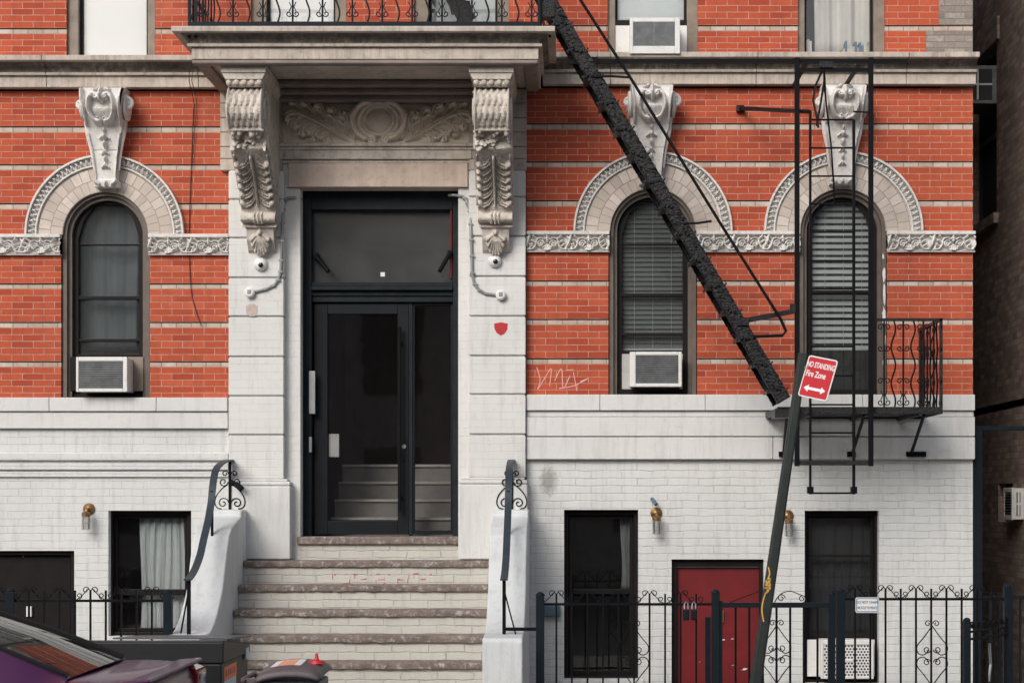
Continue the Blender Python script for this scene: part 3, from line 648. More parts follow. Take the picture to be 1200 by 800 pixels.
# ---- scroll brackets
def bracket(cx, seed):
    root = empty_part('scroll_bracket', BLD)
    HWt = .165
    prof = [(-.86,3.80)]+[(-.91+.19*math.cos(R(a)), 3.605+.19*math.sin(R(a))) for a in range(90, 271, 12)]
    prof += [(-.86,3.40),(-.84,3.27),(-.72,3.20),(-.56,3.08),(-.44,2.96),(-.36,2.85),(-.32,2.775),(-.27,2.655),(-.25,2.60),(-.22,2.50),(-.15,2.41),(-.10,2.385)]
    prof = [(y, z+CAMZ) for y, z in prof]
    pts = [np.array(p) for p in prof]; d = [0.]
    for a, b in zip(pts[:-1], pts[1:]): d.append(d[-1]+float(np.hypot(*(b-a))))
    d = np.array(d); Ps = np.array(prof)
    tan = np.gradient(Ps, d, axis=0); tan /= np.linalg.norm(tan, axis=1)[:,None]; nor = np.stack([tan[:,1], -tan[:,0]], 1)  # outward (to -y)
    if nor[6][0] > 0: nor = -nor
    hwz = lambda z: np.where(z > CAMZ+2.62, HWt, HWt-.035)
    st = []
    at = lambda zz: float(np.interp(-(zz+CAMZ), -Ps[8:,1], d[8:]))
    dd0 = float(d[1]); dd1 = at(3.42)
    # scales on the drum
    rows = 4; Lr = (dd1-dd0-.05)/rows
    for i in range(rows):
        v = dd0+.04+Lr*i; k = 5
        for j in range(k+(i % 2)):
            u = -HWt+.026+(2*HWt-.052)*(j+(0 if i % 2 else .5))/k
            if abs(u) > HWt-.02: continue
            st.append(([(u, v),(u, v+Lr*.55),(u, v+Lr*.92)], [.020,.027,.016], [.004,.013,.016]))
            st.append(([(u, v+.01),(u, v+Lr*.8)], .006, [.008,.022]))
    for s in (1,-1): st.append(([(s*(HWt-.012), dd0),(s*(HWt-.012), dd1)], .012, .024))
    # fruit and flower cluster
    rg = random.Random(seed)
    va, vb = at(3.43), at(3.27)
    for k in range(34):
        u = rg.uniform(-.16,.16); v = rg.uniform(va+.01, vb-.005); r = rg.uniform(.016,.032); st.append(([(u,v),(u+.003,v)], r, r*1.9))
    for a in range(6): st.append(([(.045*math.cos(a*1.05), (va+vb)/2+.045*math.sin(a*1.05)),(.012*math.cos(a*1.05), (va+vb)/2+.012*math.sin(a*1.05))], .022, .05))
    st.append(([(-.165, va-.004),(.165, va-.004)], .014, .03))
    # acanthus hanging leaf
    l0, l1 = at(3.22), at(2.80)
    st.append(([(0,l0),(0,l1)], [.16,.12], .016))
    for k_ in range(6):
        v = l0+.01+(l1-l0-.06)*k_/6
        for s in (1,-1):
            q = [(s*.016, v-.02),(s*.030, v+.045),(s*.065, v+.095),(s*.115, v+.115),(s*.142, v+.085)]
            st.append((smoothline(q, 4), [.014,.030], [.022,.050]))
            st.append((smoothline([(a_*.98, b_-.004) for a_, b_ in q[:4]], 4), [.004,.007], .024, 'sub'))
            st.append((smoothline([(a_*.80, b_+.030) for a_, b_ in q[1:4]], 4), [.003,.006], .030, 'sub'))
            st.append(([(s*.138, v+.125),(s*.139, v+.125)], .011, .05, 'sub'))
    st.append(([(0,l0),(0,l1-.02)], [.014,.010], [.05,.045]))
    for s in (1,-1): st.append(([(s*.018,l0),(s*.016,l1-.03)], .005, .03, 'sub'))
    for s in (1,-1): st.append(([(s*(HWt-.008), l0),(s*(HWt-.008), l1)], .009, .02))
    # roll
    r0 = at(2.71); st.append(([(-.2,r0),(.2,r0)], .05, .055)); st.append(([(0,r0-.05),(0,r0+.05)], .012, .068)); 
    for s in (1,-1): st.append(([(s*.035,r0-.05),(s*.035,r0+.05)], .010, .066))
    b0 = at(2.625); st.append(([(-.2,b0),(.2,b0)], .014, .018))
    # shell
    s0 = at(2.575); s1 = at(2.40)
    for a in np.linspace(-80, 80, 9): st.append(([(.012*math.sin(R(a)), s0+.01),(.105*math.sin(R(a)), s0+.02+(s1-s0-.02)*math.cos(R(a))*.9+.012)], [.008,.026], [.02,.045]))
    st.append(([(0,s0),(0.001,s0)], .03, .05))
    dm = float(d[-1])
    def surf(U, V, H):
        y = np.interp(V, d, Ps[:,0]); z = np.interp(V, d, Ps[:,1]); ny = np.interp(V, d, nor[:,0]); nz = np.interp(V, d, nor[:,1])
        return cx+U/HWt*hwz(z), y+ny*H*1.35, z+nz*H*1.35
    relief('bracket_front', -HWt, HWt, 0, dm, .0065, st, surf, M['carved_br'], root, seed)
    m = MB(); 
    n = len(prof)
    for s in (1,-1):
        vs = [(cx+s*float(hwz(p[1])), p[0], p[1]) for p in prof]+[(cx+s*float(hwz(p[1])), -.04, p[1]) for p in prof]
        fs = [(i,i+1,n+i+1,n+i) if s > 0 else (n+i,n+i+1,i+1,i) for i in range(n-1)]
        m.add(vs, fs)
        xs = cx+s*(HWt+.004)
        m.tube([(xs, -.91+y, 3.605+CAMZ+z) for y, z in spiral((0,0), .165, .02, 100, -2.2 , 40)], .016, 6)
        m.tube([(xs, y+.03, z) for y, z in prof[16:22]], .014, 6)
        m.tube([(xs, y, z+CAMZ) for y, z in spiral((-.30,2.92), .10, .015, 200, 1.6, 24)], .012, 6)
        m.ball((xs, -.91, 3.605+CAMZ), .03, (.6,1,1), 10)
    m.poly([(cx-HWt,prof[0][0],prof[0][1]),(cx+HWt,prof[0][0],prof[0][1]),(cx+HWt,-.04,prof[0][1]),(cx-HWt,-.04,prof[0][1])])
    m.build('bracket_body', M['carved_br'], root, smooth=True)
    cp = MB(); z = CAMZ
    cp.box(cx-.155, cx+.155, -1.08, -.04, z+3.79, z+3.80)
    rgz = [(.165,-1.09,3.80,3.845),(.205,-1.13,3.905,3.985)]
    for hw, yf, a, b in rgz: cp.box(cx-hw, cx+hw, yf, -.04, z+a, z+b)
    cp.prism([(cx+hw_, zz) for hw_, zz in ((-.17,z+3.846),(.17,z+3.846),(.20,z+3.904),(-.20,z+3.904))], 'y', -1.115, -.04)
    for k in range(5):
        u = -.14+.07*k; cp.ball((cx+u, -1.09, z+3.825), .03, (.95,.8,1), 10)
    cp.build('bracket_cap', M['carved_br'], root, bevel=.006)
def empty_part(name, parent):
    o = bpy.data.objects.new(name, None); COL.objects.link(o); o.parent = parent; ORG[o.name] = org(parent); o.empty_display_size = .1; return o
bracket(-3.045, 11); bracket(-.775, 12)
# ---- white pilasters and plinths
def pilaster(pa, pb, joints):
    m = MB(); m.box(PX(pa,-.08)+.008, PX(pb,-.08)-.008, -.085, .02, PZ(566,-.08), PZ(200,-.08))
    for t, b in zip(joints[:-1], joints[1:]): m.box(PX(pa,-.1), PX(pb,-.1), -.11, .02, PZ(b-1.2,-.1), PZ(t+1.2,-.1))
    m.build('pilaster', M['white_p'], BLD, bevel=.007)
pilaster(268, 332.5, (200,234,279,325.6,371,418,464,509.5,562)); pilaster(549.5, 616, (200,231,277,324,370.5,417,462,509,560))
for a, b, t in ((267,340,562),(537,618,560)):
    m = MB(); m.box(PX(a,-.15), PX(b,-.15), -.155, .02, PZ(655,-.15), PZ(t+7,-.15)); m.box(PX(a,-.15)-.0, PX(b,-.15)+.0, -.15, .02, PZ(t+6.5,-.15), PZ(t+2,-.15)); m.box(PX(a+3,-.13), PX(b-3,-.13), -.13, .02, PZ(t+2,-.13), PZ(t-1,-.13))
    m.build('plinth', M['white_s'], BLD, bevel=.012)
jm = MB()
jm.box(PX(322), PX(352), -.004, .3, PZ(660), PZ(220.5)); jm.box(PX(537), PX(553), -.004, .3, PZ(660), PZ(220.5)); jm.box(PX(322), PX(339.5), -.006, .3, PZ(220), PZ(188)); jm.box(PX(546.5), PX(553), -.006, .3, PZ(220), PZ(188)); jm.build('door_jamb', M['white_p'], BLD)
m = MB(); m.box(PX(335), PX(545), -.003, .36, PZ(660), PZ(637)); m.build('sill_riser', M['riser'], BLD)
# frieze
def frieze(px0, px1, dpy, seed, ends=(0,0)):
    X0, X1 = PX(px0), PX(px1); zt, zb = PZ(275+dpy), PZ(299.5+dpy); H = zt-zb; W = X1-X0
    root = empty_part('carved_frieze', BLD)
    m = MB(); m.box(X0, X1, -.062, .02, zt-.033, zt); m.box(X0, X1, -.045, .02, zb, zb+.012); m.build('frieze_fillet', M['carved'], root, bevel=.004)
    n = max(1, round(W/.388)); p = W/n; st = []; h = .045
    zc = (zb+.012+zt-.033)/2; hh = (zt-.033-zb-.012)/2
    for i in range(-1, n+1):
        c = (i+.5)*p
        for a in range(5):
            th = R(-90+(a-2)*26); st.append(([(c,-.01),(c+.055*math.cos(th), -.01+.055*math.sin(th))], [.006,.012], [.02,.04]))
        st.append(([(c,.018),(c+.001,.018)], .017, h*1.1)); st.append(([(c,.035),(c,.066)], [.016,.010], h)); st.append(([(c-.028,.03),(c,.05),(c+.028,.03)], .009, h*.8))
        for s in (1,-1):
            st.append(([(c+s*x, y) for x, y in spiral((.062,-.012), .036, .004, 175, -1.5, 20)], [.010,.012], h))
            st.append(([(c+s*x, y) for x, y in smoothline([(.03,.03),(.06,.045),(.098,.03),(.112,-.02),(.14,-.055),(.19,-.06)], 5)], [.008,.013], h*.9))
            for q in ((.10,.035,.135,.062),(.112,.0,.150,.02),(.13,-.035,.165,-.015),(.04,-.055,.01,-.068)): st.append(([(c+s*q[0], q[1]),(c+s*q[2], q[3])], [.009,.014], [.03,.05]))
        st.append(([(c+p/2-.03,-.06),(c+p/2,-.02),(c+p/2+.02,.03),(c+p/2-.01,.06)], [.014,.02,.018,.010], [.03,.05,.05,.035]))
        st.append(([(c+p/2+.03,.062),(c+p/2+.02,.035)], [.016,.02], h)); st.append(([(c+p/2+.03,-.05),(c+p/2+.055,-.01)], [.012,.016], h*.8))
    sp = hh/.074
    st = [([(u, v*sp) for u, v in s_[0]],)+tuple(s_[1:]) for s_ in st]
    st.append(([(0,-hh),(W,-hh)], .006, .03))
    relief('frieze_carving', 0, W, -hh, hh, .0055, st, lambda U, V, Hh: (X0+U, -.004-1.5*Hh, zc+V), M['carved'], root, seed)
frieze(-110, 72, 0, 1); frieze(175, 268.5, 0, 2); frieze(617, 714, DR, 3); frieze(816, 937, DR, 4); frieze(1039, 1142, DR, 5)
# arches
def arch(px, py, seed):
    cx, cz = PX(px), PZ(py); root = empty_part('arch_surround', BLD)
    m = MB(); n = 48; r0, r1, r2 = 50/SC, 80/SC, 93/SC
    for i in range(n):
        a, b = math.pi*i/n, math.pi*(i+1)/n
        P_ = lambda r, t, y: (cx+r*math.cos(t), y, cz+r*math.sin(t))
        ua, ub = a*.55, b*.55
        for q0, q1 in ((r0, (r0+r1)/2),((r0+r1)/2, r1)):
            m.quad(P_(q1,a,-.006), P_(q1,b,-.006), P_(q0,b,-.006), P_(q0,a,-.006), 0, [(ua,q1-r0),(ub,q1-r0),(ub,q0-r0),(ua,q0-r0)])
        m.quad(P_(r0,a,-.006), P_(r0,b,-.006), P_(r0,b,.12), P_(r0,a,.12), 0, [(ua,.02),(ub,.02),(ub,.1),(ua,.1)])
    m.build('voussoirs', M['vous'], root)
    k = MB()
    for ra, rb, yf in ((r1, r1+.016, -.03),(r2-.02, r2, -.06)):
        vs = []; fs = []
        for i in range(n+1):
            t = math.pi*i/n; c_, s_ = math.cos(t), math.sin(t)
            vs += [(cx+ra*c_, .01, cz+ra*s_),(cx+ra*c_, yf, cz+ra*s_),(cx+rb*c_, yf, cz+rb*s_),(cx+rb*c_, .01, cz+rb*s_)]
        for i in range(n):
            for j in range(3): fs.append((4*i+j, 4*i+4+j, 4*i+5+j, 4*i+1+j))
        fs += [(0,1,2,3), (4*n+3,4*n+2,4*n+1,4*n)]
        k.add(vs, fs)
    k.build('rim_fillet', M['carved'], root, bevel=.003)
    rm_ = (r1+.016+r2-.02)/2; Lc = math.pi*rm_; st = []; nn = 44
    ra, rb = r1+.014, r2-.018; w = rb-ra
    for i in range(nn):
        u = Lc*(i+.5)/nn
        st.append(([(u-.012, -w*.3),(u+.006, w*.0),(u-.004, w*.38)], [.008,.013,.008], [.015,.032,.028])); st.append(([(u+.014,-w*.36),(u+.017,-w*.05)], [.008,.006], .026)); st.append(([(u+.013,w*.34),(u+.0135,w*.34)], .008, .03))
    def surf(U, V, H): t = math.pi-U/rm_; r = rm_+V; return cx+r*np.cos(t), -.002-1.5*H, cz+r*np.sin(t)
    relief('rim_carving', 0, Lc, -w/2-.004, w/2+.004, .0055, st, surf, M['carved'], root, seed)
for i, (a, dy) in enumerate(((A1,0),(A2,0),(A3,0))): arch(a[0], a[1], 20+i)
# keystones
def keystone(px, dpy, seed):
    cx = PX(px, -.2); root = empty_part('keystone', BLD)
    zt, zb = PZ(105+dpy, -.12), PZ(219+dpy, -.12); Hh = zt-zb      # v from 0 (bottom) to Hh
    zs = [0, .06, .075, .12, .30, .42, .50, .56, .62, .72, .82, .90, Hh]
    ws = [.115,.115,.097,.098,.118,.14,.157,.172,.178,.186,.194,.20,.205]
    ys = [-.13,-.14,-.12,-.125,-.145,-.165,-.185,-.205,-.24,-.30,-.31,-.27,-.20]
    st = []
    mh = .70
    for s in (1,-1):
        st.append(([(s*x, y) for x, y in smoothline([(.0,.80),(.07,.86),(.115,.80),(.12,.70),(.08,.62),(.03,.60)], 6)], [.022,.026], .06))
        st.append(([(s*x, y) for x, y in spiral((.045,.83), .04, .004, 0, 1.4, 18)], .014, .055)); st.append(([(s*x, y) for x, y in spiral((.035,.625), .03, .004, 0, -1.3, 16)], .012, .05))
        st.append(([(s*.20,.90),(s*.17,.74),(s*.165,.58)], [.03,.02,.012], [.06,.045,.03])); st.append(([(s*.185,.55),(s*.187,.55)], .022, .03))
        st.append(([(s*(.095), .08),(s*.115,.30),(s*.15,.50)], .010, .018))
        st.append(([(s*.06,.02),(s*.10,.05)], [.022,.024], .03)); st.append(([(s*.03,.93),(s*.07,.90)], [.02,.015], .05))
    st.append(([(0,.90),(0,.84),(0,.78)], [.026,.03,.014], [.08,.09,.06])); st.append(([(-.055,.70),(.055,.70)], .045, .022)); st.append(([(0,.03),(.001,.03)], .03, .035))
    for k, (v, r) in enumerate(((.535,.022),(.475,.032),(.40,.036),(.33,.022),(.265,.030),(.20,.024))):
        st.append(([(0,v),(.001,v)], r, r*1.5))
        if k % 2: st += [([(0,v+.01),(s*r*1.5,v-.022)], [.012,.009], [.035,.02]) for s in (1,-1)]
    st.append(([(-.2,.345),(.2,.345)], .004, .01, 'sub'))
    def surf(U, V, H):
        w = np.interp(V, zs, ws); y = np.interp(V, zs, ys); return cx+U/.24*w, y-1.5*H, zb+V
    st2 = [([(u*.24/float(np.interp(v, zs, ws)), v) for u, v in s_[0]],)+tuple(s_[1:]) for s_ in st]
    relief('keystone_face', -.24, .24, 0, Hh, .006, st2, surf, M['carved'], root, seed)
    m = MB(); n = len(zs)
    for s in (1,-1):
        vs = [(cx+s*w, y, zb+z) for z, w, y in zip(zs, ws, ys)]+[(cx+s*w, .01, zb+z) for z, w in zip(zs, ws)]
        m.add(vs, [(i,i+1,n+i+1,n+i) for i in range(n-1)])
        # side volute ears
        zc = zb+.76; yc = -.15
        m.lathe([(.02,0),(.115,0),(.13,.012),(.13,.03),(.10,.04),(.085,.034),(.07,.05),(.04,.055),(.02,.06)] if s > 0 else [(.02,-.06),(.04,-.055),(.07,-.05),(.085,-.034),(.10,-.04),(.13,-.03),(.13,-.012),(.115,0),(.02,0)], (cx+s*.19, yc, zc), 22, 'x')
        m.tube([(cx+s*(.222+a_), -.215+.02*abs(a_)/.06, zb+.785+b_) for a_, b_ in spiral((0,0), .058, .010, 100, -1.35*s, 26)], [.021]*14+[.017]*13, 8)
        m.tube([(cx+s*.18, -.15, zb+.64),(cx+s*.172, -.14, zb+.5),(cx+s*.144,-.12,zb+.35),(cx+s*.118,-.10,zb+.16)], [.03,.022,.014,.010], 8)
    m.add([(cx-ws[0],ys[0],zb),(cx+ws[0],ys[0],zb),(cx+ws[0],.01,zb),(cx-ws[0],.01,zb)], [(3,2,1,0)])
    m.add([(cx-ws[-1],ys[-1],zt),(cx+ws[-1],ys[-1],zt),(cx+ws[-1],.01,zt),(cx-ws[-1],.01,zt)], [(0,1,2,3)])
    m.build('keystone_body', M['carved'], root, smooth=35)
keystone(122, 0, 31); keystone(763.5, DR, 32); keystone(988, DR, 33)
# ------------------------------------------------------------------ windows of the building
def frame_rect(mb, px0, px1, py0, py1, t, y0, y1, yref=None):
    """rectangular frame ring; t=(left,right,top,bottom) px"""
    y = yref if yref is not None else y0
    X = [PX(px0,y), PX(px0+t[0],y), PX(px1-t[1],y), PX(px1,y)]; Z = [PZ(py1,y), PZ(py1-t[3],y), PZ(py0+t[2],y), PZ(py0,y)]
    mb.box(X[0], X[1], y0, y1, Z[0], Z[3]); mb.box(X[2], X[3], y0, y1, Z[0], Z[3])
    if t[2] > 0: mb.box(X[1], X[2], y0, y1, Z[2], Z[3])
    if t[3] > 0: mb.box(X[1], X[2], y0, y1, Z[0], Z[1])
def arched_window(cx_px, spy, bpy_, rails, seed, matf):
    root = empty_part('arched_window', BLD)
    cx, zs, zb = PX(cx_px), PZ(spy), PZ(bpy_)
    def outline(a, n=24):
        return [(cx-a, zb)]+[(cx-a*math.cos(math.pi*i/n), zs+a*math.sin(math.pi*i/n)) for i in range(n+1)]+[(cx+a, zb)]
    def ring(o, i, y0, y1, mat, name):
        m = MB(); n = len(o)
        vs = [(p[0],y0,p[1]) for p in o]+[(p[0],y0,p[1]) for p in i]+[(p[0],y1,p[1]) for p in i]+[(p[0],y1,p[1]) for p in o]
        fs = []
        for k in range(n-1): fs += [(k,k+1,n+k+1,n+k),(n+k,n+k+1,2*n+k+1,2*n+k),(k,3*n+k,3*n+k+1,k+1)]
        m.add(vs, fs); return m.build(name, mat, root, smooth=30)
    o1 = outline(.425); o2 = outline(.385); o3 = outline(.348); 
    ring(o1, o2, .03, .10, matf, 'outer_frame'); ring(o2, o3, .075, .17, matf, 'inner_frame')
    # sash: octagonal head
    iz = zs-.02; w = .300
    def inner(p, k, n):
        return None
    octo = [(cx-w, zb+.05)]; n = 24
    pts8 = [(-w,iz),(-w*.80,iz+.20),(-w*.42,iz+.335),(w*.42,iz+.335),(w*.80,iz+.20),(w,iz)]
    # resample octagon head to n+1 points by angle
    def ray(th):
        d = np.array((-math.cos(th), math.sin(th)))
        best = None
        for a, b in zip(pts8[:-1], pts8[1:]):
            a_ = np.array((a[0], a[1]-iz)); b_ = np.array((b[0], b[1]-iz)); e = b_-a_
            den = d[0]*e[1]-d[1]*e[0]
            if abs(den) < 1e-9: continue
            t = (a_[0]*e[1]-a_[1]*e[0])/den; u = (a_[0]*d[1]-a_[1]*d[0])/den
            if t > 0 and -1e-6 <= u <= 1+1e-6: best = t if best is None else min(best, t)
        return (cx+d[0]*best, iz+d[1]*best)
    octo += [ray(math.pi*i/n) for i in range(n+1)]+[(cx+w, zb+.05)]
    ring(o3, octo, .13, .20, M['frame_dk'], 'sash')
    for py, t in rails: m = MB(); m.box(cx-w-.01, cx+w+.01, .135 if t > .02 else .15, .195, PZ(py)-t/2, PZ(py)+t/2); m.build('sash_rail', M['frame_dk'], root, bevel=.004)
    m = MB(); m.box(cx-.348, cx+.348, .11, .2, zb, zb+.055); m.build('bottom_rail', M['frame_dk'], root, bevel=.004)
    g = MB(); g.poly([(p[0],.175,p[1]) for p in octo]); g.build('pane', M['glass'], root)
    return root
arched_window(123.5, 275, 465, [(284,.012),(347,.034),(397,.028),(415,.03)], 1, M['frame_br'])
arched_window(765, 271, 462, [(284,.012),(344,.034),(390,.028),(412,.03)], 2, M['frame_br'])
arched_window(988, 271, 462, [(340,.03)], 3, M['frame_br'])
def rect_window(px0, px1, py0, py1, fr, matf, mats, rails=(), y=.05, glass_='glass', sash=5, name='sash_window', pane_from=None):
    root = empty_part(name, BLD); m = MB(); frame_rect(m, px0, px1, py0, py1, fr, y, y+.13); m.build('window_frame', matf, root, bevel=.005)
    a, b, t, u = px0+fr[0], px1-fr[1], py0+fr[2], py1-fr[3]
    m = MB(); frame_rect(m, a, b, t, u, (sash,sash,sash,sash), y+.06, y+.12, y)
    for py, h in rails: m.box(PX(a+sash,y), PX(b-sash,y), y+.055, y+.118, PZ(py+h/2,y), PZ(py-h/2,y))
    m.build('sash', mats, root, bevel=.004)
    g = MB(); g.quad((PX(a,y),y+.09,PZ(u,y)), (PX(b,y),y+.09,PZ(u,y)), (PX(b,y),y+.09,PZ(t,y)), (PX(a,y),y+.09,PZ(t,y))); g.build('pane', M[glass_], root)
    return root
# upper floor
for px0, px1, bt, lw, rw in ((78,182,70.5,14,9),(294,406,70,18,13),(485,597,66,17,14),(712,818,67,9,13),(935,1037,66.5,8,13)):
    w = rect_window(px0, px1, -190, bt, (lw,rw,10,0), M['frame_tan'], M['frame_dk'], [(-60,5)], .04, 'glass_cl', 3)
# basement
rect_window(127, 224, 598, 745, (5,5,5,5), M['frame_dk'], M['frame_dk'], [(694,7)], .10, 'glass_cl', 4)
rect_window(661, 748, 597, 795, (5,5,6,4), M['frame_dk'], M['frame_dk'], [(693,6)], .10, 'glass_dk', 5)
rect_window(943, 1030, 598, 800, (3,5,6,4), M['frame_dk'], M['frame_dk'], [(651,3),(745,6)], .10, 'glass_dk', 3)
m = MB(); m.box(PX(655), PX(754), -.05, .12, PZ(802), PZ(795.5)); m.box(PX(938), PX(1035), -.05, .12, PZ(808), PZ(800.5)); m.box(PX(122), PX(229), -.05, .12, PZ(752), PZ(745.5)); m.build('window_sill', M['white_s'], BLD, bevel=.006)
# basement doors
dr = empty_part('basement_door', BLD); m = MB(); frame_rect(m, 787, 895, 655, HB-2, (6,5,8,0), .06, .2); m.build('door_frame', M['frame_dk'], dr, bevel=.004)
m = MB(); m.box(PX(791.5,.1), PX(893,.1), .09, .1, PZ(664.5,.1), PZ(663,.1)); m.box(PX(791.5,.1), PX(793,.1), .09, .1, PZ(HB-4), PZ(663,.1)); m.build('door_trim', M['steel'], dr)
m = MB(); m.box(PX(793,.12), PX(890,.12), .12, .17, PZ(HB-2,.12), PZ(664.8,.12)); m.build('door_leaf', M['red_door'], dr, bevel=.004)
m = MB(); m.box(PX(846,.1), PX(848.5,.1), .10, .122, PZ(729,.1), PZ(715,.1)); m.build('latch_plate', M['brass'], dr, bevel=.002)
m = MB()
for i, (x, y, a, b) in enumerate(((848,749,2,1.4),(858,748,2.5,1),(872,783.5,5,2.5),(858,779,4,1),(857,781,3,.8),(820,775,1.5,.8))): m.poly([(PX(x+a*math.cos(t+.4*i)*(.7+.3*math.sin(3*t+i)),.118), .118, PZ(y+b*math.sin(t)*(.7+.3*math.cos(2*t)),.118)) for t in [k*math.pi/5 for k in range(10)]])
m.build('chipped_paint_spot', M['paper'], dr)
dl = empty_part('basement_door', BLD); tag(dl, 'black basement door with two small white pulls')
m = MB(); frame_rect(m, -38, 87, 645, HB-2, (6,4,5,0), .06, .2); m.build('door_frame', M['frame_dk'], dl, bevel=.004)
m = MB(); m.box(PX(-32,.12), PX(83,.12), .12, .17, PZ(HB-2,.12), PZ(651,.12)); m.build('door_leaf', M['frame_dk'], dl, bevel=.004)
m = MB()
for x in (32, 36.2): m.box(PX(x-1,.1), PX(x+1,.1), .09, .121, PZ(722,.1), PZ(710,.1))
m.build('door_pull', M['whitepl'], dl, bevel=.002)
m = MB(); m.box(PX(26,.1), PX(27.2,.1), .11, .1205, PZ(652.5,.1), PZ(650.5,.1)); m.build('door_closer_pin', M['steel'], dl)
# ---- entrance door
ed = empty_part('entrance_doorway', BLD); y = .30
m = MB(); frame_rect(m, 351, 538, 220.5, 628, (15,7,26,0), .20, .36, .25)
m.box(PX(353.5,.2), PX(356,.2), .16, .2, PZ(628,.2), PZ(224,.2)); m.box(PX(484-5,.3), PX(484,.3), .28, .36, PZ(627,.3), PZ(352,.3)); m.build('door_frame', M['door_fr'], ed, bevel=.006)
m = MB()
for a, b, yf in ((331,336,.21),(336.3,341,.17),(341.3,347,.22),(347.3,354,.24)): m.box(PX(366,.25), PX(531,.25), yf, .36, PZ(b,.25), PZ(a,.25))
m.build('transom_bar', M['door_fr'], ed, bevel=.006)
m = MB(); m.quad(P(366,332,y), P(532,332,y), P(532,246,y), P(366,246,y)); m.build('transom_pane', M['glass_hazed'], ed)
m = MB(); frame_rect(m, 368, 479, 356, 626, (16,13,12,16), .275, .335, .28); m.build('door_leaf', M['door'], ed, bevel=.005)
m = MB(); m.quad(P(382,612,.31), P(468,612,.31), P(468,366,.31), P(382,366,.31)); m.build('door_pane', M['glass_door'], ed)
m = MB(); frame_rect(m, 484, 531, 354, 626, (2,3,4,5), .29, .34, .29); m.build('sidelight_frame', M['door'], ed, bevel=.003)
m = MB(); m.quad(P(485,622,.32), P(529,622,.32), P(529,357,.32), P(485,357,.32)); m.build('sidelight_pane', M['glass_door'], ed)
h = MB(); h.tube([P(468.5,383,.2), P(468.5,600,.2)], .017, 8); 
for py in (402, 583): h.tube([P(468.5,py,.2), P(470,py,.28)], .013, 8)
h.build('door_handle', M['iron'], ed, smooth=True)
h = MB(); h.lathe([(.02,-.012),(.024,-.004),(.024,0)], P(473.5,523,.27), 14, 'y'); h.build('door_lock', M['steel'], ed, smooth=True)
h = MB(); h.box(PX(471.5,.27), PX(475.5,.27), .262, .276, PZ(540,.27), PZ(531,.27)); h.build('lock_plate', M['iron_blue'], ed, bevel=.002)
h = MB(); h.box(PX(362.5,.2), PX(370,.2), .165, .2, PZ(485,.2), PZ(435,.2)); h.build('intercom_panel', M['steel'], ed, bevel=.004)
h = MB(); h.box(PX(362.5,.2), PX(366,.2), .165, .2, PZ(530,.2), PZ(512,.2)); h.build('bell_plate', M['steel'], ed, bevel=.003)
h = MB(); h.box(PX(385,.3), PX(397,.3), .322, .323, PZ(535,.3), PZ(508,.3)); h.build('paper_notice', M['paper'], ed)
h = MB(); h.box(PX(446,.3), PX(451,.3), .297, .299, PZ(324,.3), PZ(319,.3)); h.build('small_notice', M['paper'], ed)
h = MB(); h.box(PX(527.5,.19), PX(529.5,.19), .20, .27, PZ(326,.19), PZ(246,.19)); h.build('red_conduit', M['redpipe'], ed, bevel=.002)
sl = MB(); sl.box(PX(348,-.03), PX(538,-.03), -.045, .36, PZ(637.5,-.03), PZ(628.5,-.03)); sl.build('door_sill', M['brown'], BLD, bevel=.012)
# vestibule seen through the door glass
vb = MB(); x0, x1 = PX(366,.4), PX(533,.4); fz = PZ(628,.4)
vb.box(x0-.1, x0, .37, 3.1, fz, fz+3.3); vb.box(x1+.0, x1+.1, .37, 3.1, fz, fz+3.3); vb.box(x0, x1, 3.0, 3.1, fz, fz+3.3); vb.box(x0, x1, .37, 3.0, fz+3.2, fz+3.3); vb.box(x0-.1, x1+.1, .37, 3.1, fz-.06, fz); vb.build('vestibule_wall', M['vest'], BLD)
for k in range(4):
    yy = .75+.30*k; m = MB(); m.box(x0+.14, x1-.002, yy, yy+.35, fz, fz+.185*(k+1)-.03); m.build('vestibule_step', M['vstep'], BLD)
    m = MB(); m.box(x0+.14, x1-.002, yy-.03, yy+.33, fz+.185*(k+1)-.028, fz+.185*(k+1)); m.build('step_nosing', M['vnose'], BLD, bevel=.004)
# marks painted on the walls
def blob(name, mat, pts, y, parent=BLD):
    m = MB(); m.prism([(PX(a,y), PZ(b,y)) for a, b in pts], 'y', y, y+.004); return m.build(name, mat, parent)
blob('red_painted_mark', M['redp'], [(579,379),(587,377.5),(595,379),(594.5,386),(591,391),(587,393),(582,390),(579.5,385)], -.1125)
blob('bare_patch', M['tanp'], [(288,359),(292,356),(298,356),(302,359),(302,366),(299,370),(293,371),(288.5,367)], -.1125)
def scrawl(name, mat, lines, y, r):
    m = MB()
    for l in lines: m.tube([(PX(a,y), y, PZ(b,y)) for a, b in smoothline(l, 5)], r, 6, squash=None)
    m2 = MB(); m2.v = [(v[0], y+(v[1]-y)*.25, v[2]) for v in m.v]; m2.f = m.f; m2.mi = m.mi; m2.uv = m.uv
    return m2.build(name, mat, BLD)
scrawl('wall_scrawl', M['pinkp'], [[(629,430),(633,445),(630,456),(640,440),(646,432),(644,452)],[(650,446),(658,432),(660,455),(668,440)],[(655,455),(672,452),(690,443),(680,447)],[(663,434),(672,433)],[(672,436),(676,458)]], -.001, .0045)
